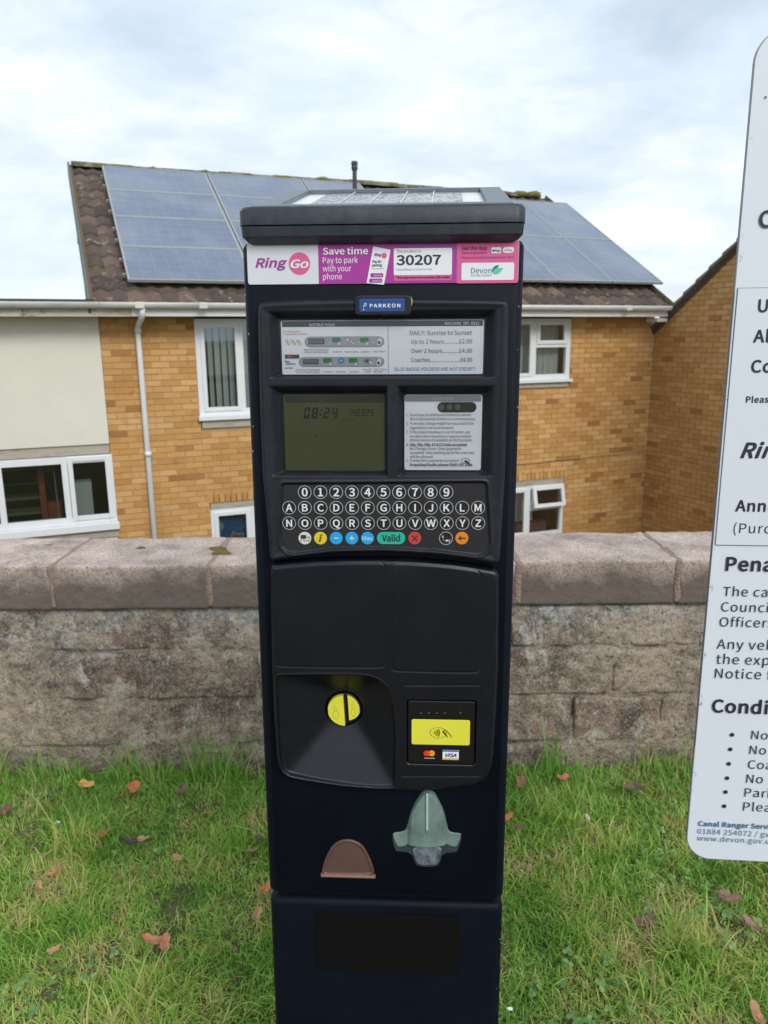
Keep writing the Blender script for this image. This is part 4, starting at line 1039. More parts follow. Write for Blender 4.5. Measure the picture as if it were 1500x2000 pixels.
def traypoly(name, u0, u1, v0, v1, h, mat, parent=tm, th=.002):
    t4 = [tray(u0, v0, h), tray(u1, v0, h), tray(u1, v1, h), tray(u0, v1, h)]; return MB().add(t4+[(x, y, z_-th) for x, y, z_ in t4], [(0, 1, 2, 3), (7, 6, 5, 4), (0, 4, 5, 1), (1, 5, 6, 2), (2, 6, 7, 3), (3, 7, 4, 0)]).build(name, mat, parent)
traypoly('backing_sheet', -.80, .80, .06, .93, -.0066, plain((.72, .74, .76), .3))
m, t = new_mat('wet_cells'); o_ = t.n('ShaderNodeTexCoord').outputs['Object']
vo = t.n('ShaderNodeTexVoronoi', None, Vector=o_, Scale=130., Randomness=1.).outputs['Distance']
dr = t.map(vo, .12, .42, 1., 0.); msk = t.map(t.noise(o_, 70, 4, .7), .42, .55)
hgt_ = t.math('MULTIPLY', dr, msk)
finish(t, t.mix(hgt_, (.012, .012, .022), (.03, .03, .04)), .12, hgt_, .010, Specular_IOR_Level=.7)
mp_ = traypoly('solar_panel', -.60, .62, .09, .91, -.0035, m)
for u in (-.36, -.115, .13, .375): traypoly('cell_busbar', u-.004, u+.004, .10, .90, -.0026, plain((.62, .65, .68), .4), mp_, .0008)

# ---- header sticker
st = prect(F, 'header_sticker', 483, 472.5, 1013, 553.5, .0002, .0010, M_STICKW, tm, .003)
PUR = ink((.36, .035, .30)); PINK = ink((.66, .11, .29)); DKP = ink((.22, .01, .13)); NAVY = ink((.018, .03, .06)); WHT = ink((.78, .79, .82)); BLK = ink((.012, .012, .014))
def P_(name, x0, y0, x1, y1, e, mat, r=0., parent=st): return prect(F, name, x0, y0, x1, y1, e, e, mat, parent, r)
e1, e2, e3 = .0013, .0016, .0019
P_('purple_panel', 622, 472.9, 892.3, 553.6, e1, PUR); P_('pink_panel', 892.3, 471.8, 1012.4, 553, e1, PINK, .002)
ptext(F, 'Ring', 499, 522.5, 561, 18.5, e1, PUR, st, bold=.028, shear=.24)
a, b = F.ab(584.8, 514.8, e1); plate('logo_disc', circle(a, b, .0126, 32), e1, e1, PINK, st)
ptext(F, 'Go', 567.5, 524, 603, 17, e2, WHT, st, bold=.03, shear=.22)
ptext(F, 'Save time', 630.5, 497, 719, 13.5, e2, WHT, st, bold=.026)
ptext(F, 'Pay to park', 630.5, 513.8, 699, 11.5, e2, WHT, st, bold=.004); ptext(F, 'with your', 630.5, 530, 686, 11.5, e2, WHT, st, bold=.004); ptext(F, 'phone', 631, 545.8, 668, 11.5, e2, WHT, st, bold=.004)
def ppoly(pts, e): return [F.ab(x, y, e) for x, y in pts]
plate('phone_picture', chaikin([*ppoly([(716, 553), (750, 556), (763, 488), (729, 481)], e2)], 0)[::-1], e2, e2, WHT, st)
ptext(F, 'Ring', 731, 500, 745, 5.5, e3, PUR, st, bold=.03, shear=.25); a, b = F.ab(750.5, 499, e3); plate('logo_disc', circle(a, b, .0031, 20), e3, e3, PINK, st)
ptext(F, 'Pay for', 728, 513, 745, 5, e3, NAVY, st, bold=.01); ptext(F, 'parking', 727, 520, 746, 4.8, e3, NAVY, st, bold=.01)
ptext(F, 'Easy and secure', 725.5, 525.5, 750, 2, e3, NAVY, st)
for (x0, y0, x1, y1, s_) in ((723.5, 533.5, 748.5, 541.5, 'App Store'), (721, 544, 746.5, 552, 'Google Play')):
    P_('store_button', x0, y0, x1, y1, e3, PUR, .0012); ptext(F, s_, x0+7, y1-2, x1-2, 3.2, e3+.0003, WHT, st)
P_('location_box', 769, 484.7, 882.8, 548, e2, PINK, .0022); P_('location_box', 769, 484.7, 882.8, 537, e2+.0002, WHT, .0018)
ptext(F, 'This location is', 774, 493.4, 822, 6, e3, NAVY, st); ptext(F, '30207', 774.3, 517.3, 861.5, 19.3, e3, NAVY, st, bold=.026)
ptext(F, 'Grand Western Canal Car Park', 774, 528, 844, 3.8, e3, NAVY, st, bold=.006); ptext(F, 'This sign does not contain QR codes', 774, 543.4, 879, 4.2, e3, DKP, st, bold=.022)
ptext(F, 'Get the App', 902, 488, 951.5, 7.4, e2, DKP, st, bold=.022); ptext(F, 'Secure payment', 902, 496, 951.5, 5, e2, DKP, st); ptext(F, 'Please see side of machine for T&Cs', 901.5, 504.8, 1004, 4.5, e2, DKP, st, bold=.006)
P_('payment_badge', 960, 483, 978.3, 494.6, e2, WHT, .0008); ptext(F, 'Pay', 966.5, 491.5, 976.8, 4.4, e3, BLK, st, bold=.01); a, b = F.ab(963.7, 489.6, e3); plate('fruit_mark', circle(a, b, .0012, 12), e3, e3, BLK, st)
P_('payment_badge', 982, 482.4, 1004, 493.8, e2, WHT, .005); ptext(F, 'G Pay', 985.5, 490.8, 1001, 4.4, e3, BLK, st)
P_('council_box', 901.3, 513, 1004, 547, e2, WHT, .0018); TEAL = ink((.02, .16, .27))
ptext(F, 'Devon', 920, 533.8, 960, 11, e3, TEAL, st, bold=-.004); ptext(F, 'County Council', 920, 539.6, 959.5, 4.2, e3, TEAL, st, bold=.004)
plate('blue_leaf', ppoly(chaikin([(962, 533), (961, 526), (966, 519), (976, 517), (972, 523), (968, 528), (963, 531)], 2), e3)[::-1], e3, e3, ink((.02, .17, .30)), st)
plate('green_leaf', ppoly(chaikin([(962, 534), (965, 526), (972, 523), (984, 523.5), (979, 529), (973, 535), (967, 535)], 2), e3)[::-1], e3+.0002, e3+.0002, ink((.13, .56, .34)), st)

# ---- upper fascia (one moulded bezel with three windows and the keypad bed)
FE = .016
def fab(pts, e=FE): return [F.ab(x, y, e) for x, y in pts]
fo = fab([(501, 640), (501, 612), (502, 600), (505, 592), (512, 588.5), (530, 586.8), (600, 584), (690, 581.5), (750, 581), (802, 580.8), (900, 581.5), (970, 583), (986, 584), (992, 588), (995, 596), (995.5, 612), (995, 650), (992, 800), (988, 940), (979, 1085), (976.5, 1099), (970, 1103.5), (960, 1103), (900, 1093), (850, 1087.5), (800, 1083.5), (750, 1081.5), (700, 1082), (650, 1084.5), (600, 1089), (560, 1094), (536, 1097.5), (528, 1096), (524.5, 1088), (518, 1010), (510, 930), (505, 800)])
o1, i1 = rect_ab(F, 523, 605, 970, 738, FE), rect_ab(F, 548, 622, 945, 733, .004)
o2, i2 = rect_ab(F, 525, 752, 757, 931, FE), rect_ab(F, 555, 770, 752, 920, .004)
o3, i3 = rect_ab(F, 776, 752, 966, 931, FE), rect_ab(F, 789, 770, 941, 919, .004)
kp = fab([(549, 950), (551, 944.5), (556, 943), (945, 940), (950, 942), (952, 948), (958, 1040), (959, 1062), (954, 1076), (945, 1083), (932, 1086), (850, 1076), (750, 1071), (650, 1073), (576, 1082.5), (560, 1079), (549, 1068), (545, 1050), (546, 1020)], .0155)
kl = fab([(553.5, 950), (555, 948), (945, 944.5), (947.5, 948), (953, 1040), (953.5, 1060), (949, 1072), (940, 1078), (930, 1080), (850, 1071), (750, 1066.5), (650, 1068), (580, 1075.5), (566, 1073), (555, 1064), (551, 1050), (552, 1010)], .0155)
def h_up(A, B, sd):
    H = np.full(A.shape, FE)
    H += .0012*np.exp(-((sd+.006)/.0035)**2)                     # soft rolled rim
    H -= .0128*pyr(A, B, o1, i1)+.0128*pyr(A, B, o2, i2)+.0128*pyr(A, B, o3, i3)
    dk = poly_sdf(A, B, kp)
    H += .0014*np.exp(-((dk-.001)/.0016)**2)                     # raised lip round the keypad
    H -= .0022*np.clip(-dk/.0015, 0, 1)
    H += groove(poly_sdf(A, B, kl), .0007, .0006)
    return H
upf = heightfield('upper_fascia', fo, h_up, .00095, M_FASC, tm, .006)
# brand badge
prect(F, 'badge_surround', 693, 576.5, 803, 616, .012, .0215, M_FASC, tm, .0045, .0018)
bd = prect(F, 'brand_badge', 701.5, 583.5, 790.5, 609, .0200, .0224, plain((.012, .065, .25), .35, .15, 90), tm, .0012, .0006)
ptext(F, 'PARKEON', 722, 600.5, 782, 7.2, .0227, WHT, bd, bold=.03, spacing=1.12)
ptext(F, 'P', 709.5, 601.5, 716, 9.5, .0227, WHT, bd, shear=.3); a, b = F.ab(710, 605, .0227); plate('logo_dot', circle(a, b, .0007, 10), .0227, .0227, WHT, bd)
lump('lichen_spot', (F.ab(803, 590, .018)[0], -.016, F.ab(803, 590, .018)[1]), .004, plain((.35, .33, .12), .9, .3, 200), tm, 4, (.5, .5, 1.3))

# tariff card -------------------------------------------------------------
EC = .0038
tc = prect(F, 'tariff_card', 550, 625.5, 944, 731, .003, EC, M_CARD, tm, .002)
ec = EC+.0003; ed = EC+.0006; ee = EC+.0009
def C_(name, x0, y0, x1, y1, e, mat, r=0., parent=tc): return prect(F, name, x0, y0, x1, y1, e, e, mat, parent, r)
C_('header_strip', 550.5, 626, 943.5, 637.6, ec, plain((.035, .037, .042), .4)); GREY = ink((.16, .17, .19)); TXT = ink((.075, .08, .10)); BLUT = ink((.05, .20, .45))
ptext(F, 'INSTRUCTIONS', 604, 637, 654, 5.2, ed, WHT, tc, bold=.002); ptext(F, 'MACHINE  NO. 0821', 869, 634, 936, 5.2, ed, WHT, tc, bold=.002)
C_('divider', 757.8, 638, 758.6, 730, ed, GREY)
ptext(F, 'DAILY: Sunrise to Sunset', 800.5, 654.3, 921.6, 8.6, ed, TXT, tc, bold=.002)
ptext(F, 'Up to 2 hours..........£2.00', 803, 671, 922, 8.2, ed, TXT, tc); ptext(F, 'Over 2 hours...........£4.00', 803, 689.3, 922, 8.2, ed, TXT, tc); ptext(F, 'Coaches......................£4.00', 803, 706.8, 922, 8.2, ed, TXT, tc)
ptext(F, 'BLUE BADGE HOLDERS ARE NOT EXEMPT', 771, 724, 928, 6.6, ed, BLUT, tc, bold=.002)
RED = ink((.50, .10, .08)); GRN = ink((.02, .22, .07)); LG = ink((.36, .38, .41)); MG = ink((.06, .07, .08)); LBL = ink((.04, .25, .55)); COIN = ink((.42, .42, .26))
ptext(F, 'No change given', 554, 649, 587, 3.4, ed, RED, tc); ptext(F, 'Overpayment accepted', 554, 654, 600, 3.4, ed, RED, tc)
for (x0, y0, x1, y1) in ((595, 657.2, 750.5, 678), (583.5, 697.2, 750.5, 716.5)):
    C_('pictogram_strip', x0, y0, x1, y1, ec, GREY, .0062); C_('pictogram_strip', x0+.7, y0+.5, x1-.7, y1-1, ec+.0001, LG, .006)
for i in range(3):
    for dx, dy in ((0, -2.5), (4, 2.5)):
        a, b = F.ab(560+i*11+dx, 668.5+dy, ed); ring_mesh('coin_picture', circle(a, b, .0019, 16), circle(a, b, .0011, 16), ed, COIN, tc)
def kbd(x0, y0, x1, y1):
    C_('keyboard_picture', x0, y0, x1, y1, ed, MG)
    for r_ in range(3):
        for c_ in range(9):
            xx = x0+2+(x1-x0-4)*c_/9; yy = y0+2+(y1-y0-4)*r_/3
            C_('keyboard_key', xx, yy, xx+1.8, yy+1.6, ee, LG)
kb = [C_('keyboard_picture', 602, 661, 633.5, 672.5, ed, MG), C_('keyboard_picture', 591.5, 701.5, 622, 711.8, ed, MG)]
for (x0, y0, w_, h_) in ((603.5, 662.5, 28, 8.5), (593, 702.8, 27.5, 7.5)):
    mbk = MB()
    for r_ in range(3):
        for c_ in range(10):
            p0 = F.ab(x0+w_*c_/10, y0+h_*(r_+.7)/3, ee); p1 = F.ab(x0+w_*(c_+.55)/10, y0+h_*(r_+.2)/3, ee)
            mbk.add([(p0[0], -ee, p0[1]), (p1[0], -ee, p0[1]), (p1[0], -ee, p1[1]), (p0[0], -ee, p1[1])], [(0, 1, 2, 3)])
    mbk.build('keyboard_keys', LG, tc)
for (x, y) in ((657, 664), (711.5, 664), (639.5, 704), (689.5, 704)):
    C_('confirm_picture', x-8.5, y-4.6, x+8.5, y+4.6, ed, GRN, .0018); a, b = F.ab(x+5.5, y+7, ee)
    plate('hand_picture', [(a-.0012, b-.0012), (a+.0014, b-.0012), (a+.0014, b+.0005), (a, b+.0009), (a-.0001, b+.0028), (a-.0007, b+.0028), (a-.0007, b+.0004), (a-.0014, b)], ee, ee, WHT, tc)
a, b = F.ab(666, 704, ed); plate('plus_picture', circle(a, b, .0036, 20), ed, ed, LBL, tc); plate('plus_picture', [(a-.0003, b-.0013), (a+.0003, b-.0013), (a+.0003, b-.0003), (a+.0013, b-.0003), (a+.0013, b+.0003), (a+.0003, b+.0003), (a+.0003, b+.0013), (a-.0003, b+.0013), (a-.0003, b+.0003), (a-.0013, b+.0003), (a-.0013, b-.0003), (a-.0003, b-.0003)], ee, ee, WHT, tc)
for (x, y, r_) in ((679, 663.5, 3), (685.5, 667, 2.4), (690, 670.5, 2.2)):
    a, b = F.ab(x, y, ed); plate('coin_picture', circle(a, b, r_*.0006, 14), ed, ed, WHT, tc); ring_mesh('coin_picture', circle(a, b, r_*.00066, 14), circle(a, b, r_*.00056, 14), ee, MG, tc)
for (x, y) in ((741, 666), (740, 706)):
    a, b = F.ab(x, y, ed); plate('ticket_picture', chaikin([(a-.0035, b-.0045), (a+.001, b-.005), (a+.0042, b-.001), (a+.0028, b+.0042), (a-.001, b+.0045), (a-.0033, b+.001)], 2), ed, ed, WHT, tc)
    ring_mesh('ticket_picture', circle(a, b, .0036, 14), circle(a, b, .0031, 14), ee, MG, tc); plate('ticket_picture', [(a-.0012, b-.0036), (a+.0012, b-.003), (a+.0002, b+.0004), (a-.002, b-.0002)], ee, ee, MG, tc)
a, b = F.ab(717, 705, ed); plate('card_picture', circle(a, b, .0042, 18, .0024), ed, ed, GREY, tc); plate('card_picture', [(a-.002, b), (a+.0008, b-.0014), (a+.0008, b+.0014)], ee, ee, MG, tc); plate('card_picture', [(a+.002, b-.0008), (a+.0056, b-.0042), (a+.0066, b-.0034), (a+.0032, b+.0006)], ee, ee, WHT, tc)
for x, y in ((643.5, 668.5), (673, 668.5), (700, 668.5), (728, 668.5), (628, 707.5), (655, 707.5), (677, 707.5), (702.5, 707.5), (729.5, 707.5)):
    a, b = F.ab(x, y, ee); plate('arrow_picture', [(a-.0014, b-.0002), (a+.0003, b-.0002), (a+.0003, b-.0008), (a+.0015, b), (a+.0003, b+.0008), (a+.0003, b+.0002), (a-.0014, b+.0002)], ee, ee, WHT, tc)
for s_, x0, x1, y in (('Enter last 3 characters', 594, 642, 684.5), ('of your number plate', 594.5, 641, 689.3), ('Confirm', 649.5, 667.5, 688.8), ('Insert coins', 674, 700, 688.8), ('Confirm', 704.5, 722.5, 688.8), ('Take Ticket', 728.5, 752.5, 688.2),
                      ('Enter last 3 characters', 578, 625, 724), ('of your number plate', 578.5, 624, 728.6), ('Confirm', 631.5, 648.5, 727.8), ('Add Time', 655.5, 675, 727.8), ('Confirm', 683, 700.5, 727.8), ('Present', 709, 725, 723.3), ('Card', 712.5, 723, 727.8), ('Take Ticket/', 730.5, 756, 723.2), ('Receipt', 730.5, 747, 727.6)):
    ptext(F, s_, x0, y, x1, 3.6, ed, TXT, tc)
C_('payment_strip', 556.5, 692.6, 584.5, 700.2, ed, MG); C_('payment_strip', 561, 694.5, 569, 698.6, ee, ink((.55, .09, .05)))
ptext(F, 'Visa', 556, 708, 565, 4, ed, BLUT, tc, bold=.02); ptext(F, 'payWave', 559, 712, 577, 3.4, ed, BLUT, tc, bold=.02)
C_('card_stain', 556, 717.5, 572, 720, ed, LG)
m, t = new_mat('clear_window'); tr = t.n('ShaderNodeBsdfTransparent', None, Color=(1, 1, 1, 1)); gl = t.n('ShaderNodeBsdfGlossy', None, Roughness=.05)
mx = t.n('ShaderNodeMixShader', None, _0=t.math('MULTIPLY', t.n('ShaderNodeFresnel', None, IOR=1.45).outputs[0], .8), _1=tr.outputs[0], _2=gl.outputs[0]); t.n('ShaderNodeOutputMaterial', None, Surface=mx.outputs[0])
M_CLEAR = m
prect(F, 'card_window', 547, 624, 947, 732, .0052, .0058, M_CLEAR, tm, .002)

# screen --------------------------------------------------------------------
m, t = new_mat('lcd_olive'); o_ = t.n('ShaderNodeTexCoord').outputs['Object']
finish(t, t.mix(t.noise(o_, 14, 4), (.115, .128, .055), (.135, .148, .068)), .35)
sc = prect(F, 'screen', 556, 771, 751, 919, .003, EC, m, tm, .003)
prect(F, 'screen_header', 556.5, 771.5, 750.5, 786.5, EC+.0003, EC+.0003, plain((.028, .030, .036), .35, .2, 60), sc, .0)
LCD = ink((.004, .003, .035)); LCD2 = ink((.008, .007, .008))
SEG = {'0': 'abcdef', '1': 'bc', '2': 'abged', '3': 'abgcd', '4': 'fgbc', '5': 'afgcd', '8': 'abcdefg'}
def digits(txt, x0, y0, x1, y1, mat, th, sh=.16):
    a0, b0 = F.ab(x0, y1, EC); a1, b1 = F.ab(x1, y0, EC); H = b1-b0; units = sum(.45 if c == ':' else 1. for c in txt); uw = (a1-a0-sh*H)/units; x = a0
    for c in txt:
        mb = MB(); w_ = uw*.74; tk = th*H
        def q(xa, ya, xb, yb):
            mb.add([(x+px_+sh*py_, -(EC+.0007), b0+py_) for px_, py_ in ((xa, ya), (xb, ya), (xb, yb), (xa, yb))], [(0, 1, 2, 3)])
        if c == ':':
            q(0, H*.25, tk, H*.25+tk); q(0, H*.65, tk, H*.65+tk); mb.build('digit', mat, sc); x += uw*.45; continue
        g = tk*.25
        for s_ in SEG[c]:
            if s_ == 'a': q(g, H-tk, w_-g, H)
            if s_ == 'g': q(g, H/2-tk/2, w_-g, H/2+tk/2)
            if s_ == 'd': q(g, 0, w_-g, tk)
            if s_ == 'f': q(0, H/2+g, tk, H-g)
            if s_ == 'b': q(w_-tk, H/2+g, w_, H-g)
            if s_ == 'e': q(0, g, tk, H/2-g)
            if s_ == 'c': q(w_-tk, g, w_, H/2-g)
        mb.build('digit', mat, sc); x += uw
digits('08:24', 592.5, 795.5, 665, 817.5, LCD, .18); digits('140325', 677.5, 798.5, 733, 812.5, LCD2, .12)
prect(F, 'screen_mark', 668, 821, 694, 821.7, EC+.0006, EC+.0006, LCD2, sc)
a, b = F.ab(616, 851, EC); plate('screen_mark', circle(a, b, .0012, 12), EC+.0006, EC+.0006, LCD2, sc)
m, t = new_mat('scuffed_window'); o_ = t.n('ShaderNodeTexCoord').outputs['Object']
hz = t.n('ShaderNodeBsdfDiffuse', None, Color=(.35, .36, .34, 1)); tr = t.n('ShaderNodeBsdfTransparent', None, Color=(.93, .94, .90, 1)); gl = t.n('ShaderNodeBsdfGlossy', None, Roughness=.08)
m1 = t.n('ShaderNodeMixShader', None, _0=t.map(t.noise(o_, 22, 6, .7), .5, .8, .0, .04), _1=tr.outputs[0], _2=hz.outputs[0])
m2 = t.n('ShaderNodeMixShader', None, _0=t.n('ShaderNodeFresnel', None, IOR=1.5).outputs[0], _1=m1.outputs[0], _2=gl.outputs[0]); t.n('ShaderNodeOutputMaterial', None, Surface=m2.outputs[0])
prect(F, 'screen_window', 554, 770, 753, 921, .0056, .0064, m, tm, .003)

# conditions card --------------------------------------------------------------
cc = prect(F, 'conditions_card', 790, 771, 940.5, 918, .003, EC, M_CARD, tm, .003)
def K_(name, x0, y0, x1, y1, e, mat, r=0.): return prect(F, name, x0, y0, x1, y1, e, e, mat, cc, r)
K_('header_strip', 790.5, 771.5, 940, 784.5, ec, plain((.26, .27, .29), .4), .002); ptext(F, 'CONDITIONS', 844.5, 780.8, 886.5, 5, ed, plain((.5, .51, .53), .4), cc)
sp = K_('sensor_slot', 854.5, 785.3, 930.5, 805.5, ed, plain((.03, .03, .033), .2), .008); a_ = [F.ab(862+i*16, 795.5, ee) for i in range(3)]
for a, b in a_: plate('sensor_eye', circle(a, b, .0036, 18), ee, ee, plain((.11, .115, .12), .15), cc)
lines = [('1.', 'Purchase of additional tickets to extend', 1178, 812.9), ('', 'the initial period of time is a contravention.', 1205, 820.8), ('2.', 'A penalty charge might be incurred if the', 1192, 829.6), ('', 'regulations are contravened.', 1087, 837.9),
         ('3.', 'If the ticket machine is out of order, use', 1175, 846.4), ('', 'an alternative machine or pay by mobile', 1180, 854.6), ('', 'phone service if available at this location.', 1187, 862.1), ('4.', '10p, 20p, 50p, £1 & £2 Coins accepted.', 1160, 871), ('', 'No Change Given. Over payments', 1128, 878.9),
         ('', 'accepted. Only parking up to the max stay', 1195, 886.7), ('', 'will be allowed.', 982, 894.5), ('5.', 'Contactless payments accepted', 1112, 901.9), ('', 'Enquiries/Faults phone 0345 155 1004', 1186, 910.4)]
for nm_, tx_, xr, y in lines:
    bo = .02 if tx_[:3] in ('10p', 'Enq') else .003
    if nm_: ptext(F, nm_, 793.8, y, 797.6, 5.3, ed, TXT, cc, bold=bo)
    ptext(F, tx_, 800.8, y, 480+xr/2.6786, 5.3, ed, TXT, cc, bold=bo)
a, b = F.ab(909, 900, ed); ring_mesh('contactless_mark', circle(a, b, .0056, 20, .0034), circle(a, b, .0050, 20, .0029), ed, TXT, cc)
plate('contactless_mark', [(a-.002, b-.0008), (a+.0012, b-.0022), (a+.006, b-.0058), (a+.0068, b-.005), (a+.003, b-.0004), (a+.0006, b+.0012)], ee, ee, TXT, cc)
prect(F, 'card_window', 788, 769, 942.5, 920, .0052, .0058, M_CLEAR, tm, .002)

# keypad ----------------------------------------------------------------------
KE = FE-.0019
prect_pad = plate('keypad_membrane', kl, KE-.0015, KE, M_PAD, tm)
RINGM = ink((.42, .42, .44)); LET = ink((.72, .73, .75)); KEYM = plain((.014, .0135, .0165), .35, .1, 80)
KR = F.ab(608.2, 991, KE)[0]-F.ab(595.2, 991, KE)[0]
def key(cx_, y, ch_, mat=KEYM, ring=True, bold=.022, cap=13.2, ink_=LET, wide=0.):
    a, b = F.ab(cx_, y, KE); n = 28
    pts = circle(a, b, KR*.97, n) if not wide else rrect(a-wide, b-KR*.93, a+wide, b+KR*.93, KR*.9, 8)
    o = plate('key', pts, KE-.0003, KE+.0006, mat, tm, .0003)
    if ring: ring_mesh('key_ring', circle(a, b, KR*1.02, n), circle(a, b, KR*.93, n), KE+.0008, RINGM, o)
    if ch_:
        c, _fs = text_mesh(ch_, bold); w_ = (c[:, 0].max()-c[:, 0].min()); capm = cap/13*KR*1.0; ww = 1.08*w_*capm/(CAPH+2*bold*_fk[0])
        text_ab('key_letter', ch_, a-ww/2, b-capm/2, a+ww/2, capm, KE+.0009, ink_, o, bold=bold)
    return o, a, b
for i in range(10): key(595.3+i*30.72, 961, str(i), cap=16.5)
for i, c in enumerate('ABCDEFGHIJKLM'): key(564.9+i*30.72, 991.3, c, cap=14.8)
for i, c in enumerate('NOPQRSTUVWXYZ'): key(565.0+i*30.74, 1021.5, c, cap=14.8)
DK = ink((.03, .03, .03))
o, a, b = key(595.5, 1051, None, plain((.62, .62, .56), .4), False)
plate('key_symbol', [(a-.005, b-.0005), (a+.0015, b-.0005), (a+.0015, b+.0042), (a-.005, b+.0042)], KE+.0009, KE+.0009, DK, o); ring_mesh('key_symbol', [(a-.0015, b-.0035), (a+.0058, b-.0035), (a+.0058, b+.002), (a-.0015, b+.002)], [(a-.0009, b-.0029), (a+.0052, b-.0029), (a+.0052, b+.0014), (a-.0009, b+.0014)], KE+.0011, DK, o)
plate('key_symbol', [(a-.005, b-.0045), (a-.0044, b-.0045), (a-.0044, b-.0003), (a-.005, b-.0003)], KE+.0009, KE+.0009, DK, o)
o, a, b = key(626, 1051, None, plain((.68, .52, .02), .4), False); text_ab('key_symbol', 'i', a-.0022, b-.0048, a+.0022, .0094, KE+.0009, DK, o, bold=.03, shear=.3)
CY = plain((.015, .34, .70), .4)
o, a, b = key(656.7, 1051, None, CY, False); text_ab('key_symbol', '-', a-.003, b-.0032, a+.003, .009, KE+.0009, LET, o, bold=.012)
o, a, b = key(687.2, 1051, '+', CY, False, .015, 13); o, a, b = key(717.8, 1051, 'Max', CY, False, .002, 7.6)
o, a, b = key(763.7, 1051, None, plain((.02, .42, .30), .4), False, wide=F.ab(791.3, 1051, KE)[0]-F.ab(763.7, 1051, KE)[0]); text_ab('key_letter', 'Valid', a-.0112, b-.0040, a+.0112, .0086, KE+.0009, ink((.01, .05, .05)), o, bold=.024)
o, a, b = key(810, 1051, None, plain((.52, .045, .04), .4), False)
for s_ in (1, -1):
    w_, l_ = .0008, .0046; d1 = (math.cos(R(45*s_)), math.sin(R(45*s_))); n1_ = (-d1[1], d1[0])
    plate('key_symbol', [(a+d1[0]*p+n1_[0]*q, b+d1[1]*p+n1_[1]*q) for p, q in ((-l_, -w_), (l_, -w_), (l_, w_), (-l_, w_))], KE+.0009+.0001*(s_ > 0), KE+.0009+.0001*(s_ > 0), DK, o)
o, a, b = key(871, 1051, None); text_ab('key_letter', 'A', a-.0052, b+.0006, a-.0026, .003, KE+.0009, LET, o, bold=.02); text_ab('key_letter', 'Z', a+.003, b-.0048, a+.0054, .003, KE+.0009, LET, o, bold=.02)
arc_ = [(a-.004+.0058*t_, b-.0008-.0026*math.sin(t_*math.pi*.62)) for t_ in np.linspace(0, 1, 8)]
plate('key_symbol', arc_+[(x, y-.0005) for x, y in arc_[::-1]], KE+.0009, KE+.0009, LET, o); plate('key_symbol', [(a+.0005, b-.0012), (a+.0034, b-.0026), (a+.0004, b-.0046)], KE+.001, KE+.001, LET, o)
o, a, b = key(902, 1051, None, plain((.72, .22, .012), .4), False)
plate('key_symbol', [(a-.005, b), (a-.0008, b+.0031), (a-.0008, b+.0007), (a+.0048, b+.0007), (a+.0048, b-.0007), (a-.0008, b-.0007), (a-.0008, b-.0031)], KE+.0009, KE+.0009, DK, o)

# ---- lower door
do = fab([(525.5, 1116), (527, 1107), (533, 1102.5), (560, 1099), (620, 1094.5), (680, 1092.5), (750, 1092), (820, 1095), (880, 1100), (940, 1108), (966, 1112.5), (974, 1118), (977, 1128), (977, 1180), (975.5, 1300), (972, 1380), (966, 1480), (963, 1500), (957, 1518), (946, 1530), (928, 1538), (870, 1546), (797, 1549.5), (730, 1546.5), (667, 1541.5), (600, 1531), (566, 1524.5), (550, 1515), (542, 1503), (538, 1485), (532, 1400), (528, 1300), (525.5, 1180)], FE)
bo_ = fab(chaikin([(539, 1330), (541, 1320), (548, 1318), (640, 1317), (705, 1317.5), (735, 1324), (757, 1341), (767, 1368), (773, 1430), (772, 1500), (771, 1534), (766, 1540), (735, 1540), (690, 1537), (640, 1531), (570, 1520), (553, 1511), (546, 1494), (541, 1420)], 2), FE)
pa = [rect_ab(F, 535, 1101, 752, 1303, FE), rect_ab(F, 765, 1103, 939, 1313, FE), rect_ab(F, 787, 1338, 939, 1515, FE)]
pl = [fab(chaikin([(533, 1118), (534, 1110), (545, 1106), (640, 1099), (735, 1099), (750, 1100), (752, 1112), (752, 1200), (751, 1290), (750, 1303), (735, 1304), (640, 1303.5), (550, 1302), (538, 1300), (536, 1290), (534, 1200)], 2)),
      fab(chaikin([(765, 1112), (766, 1101), (780, 1100.5), (850, 1104), (925, 1113), (937, 1117), (940, 1128), (939, 1200), (937, 1300), (935, 1313), (920, 1314), (850, 1313), (780, 1311), (767, 1309), (765, 1300), (765, 1200)], 2)),
      fab([(787, 1339), (940, 1338.5), (935, 1516), (786, 1516)])]
rd_ = rrect(*rect_ab(F, 794, 1367.5, 930, 1494, FE), .004)
kc = F.ab(671.5, 1387, -.012)
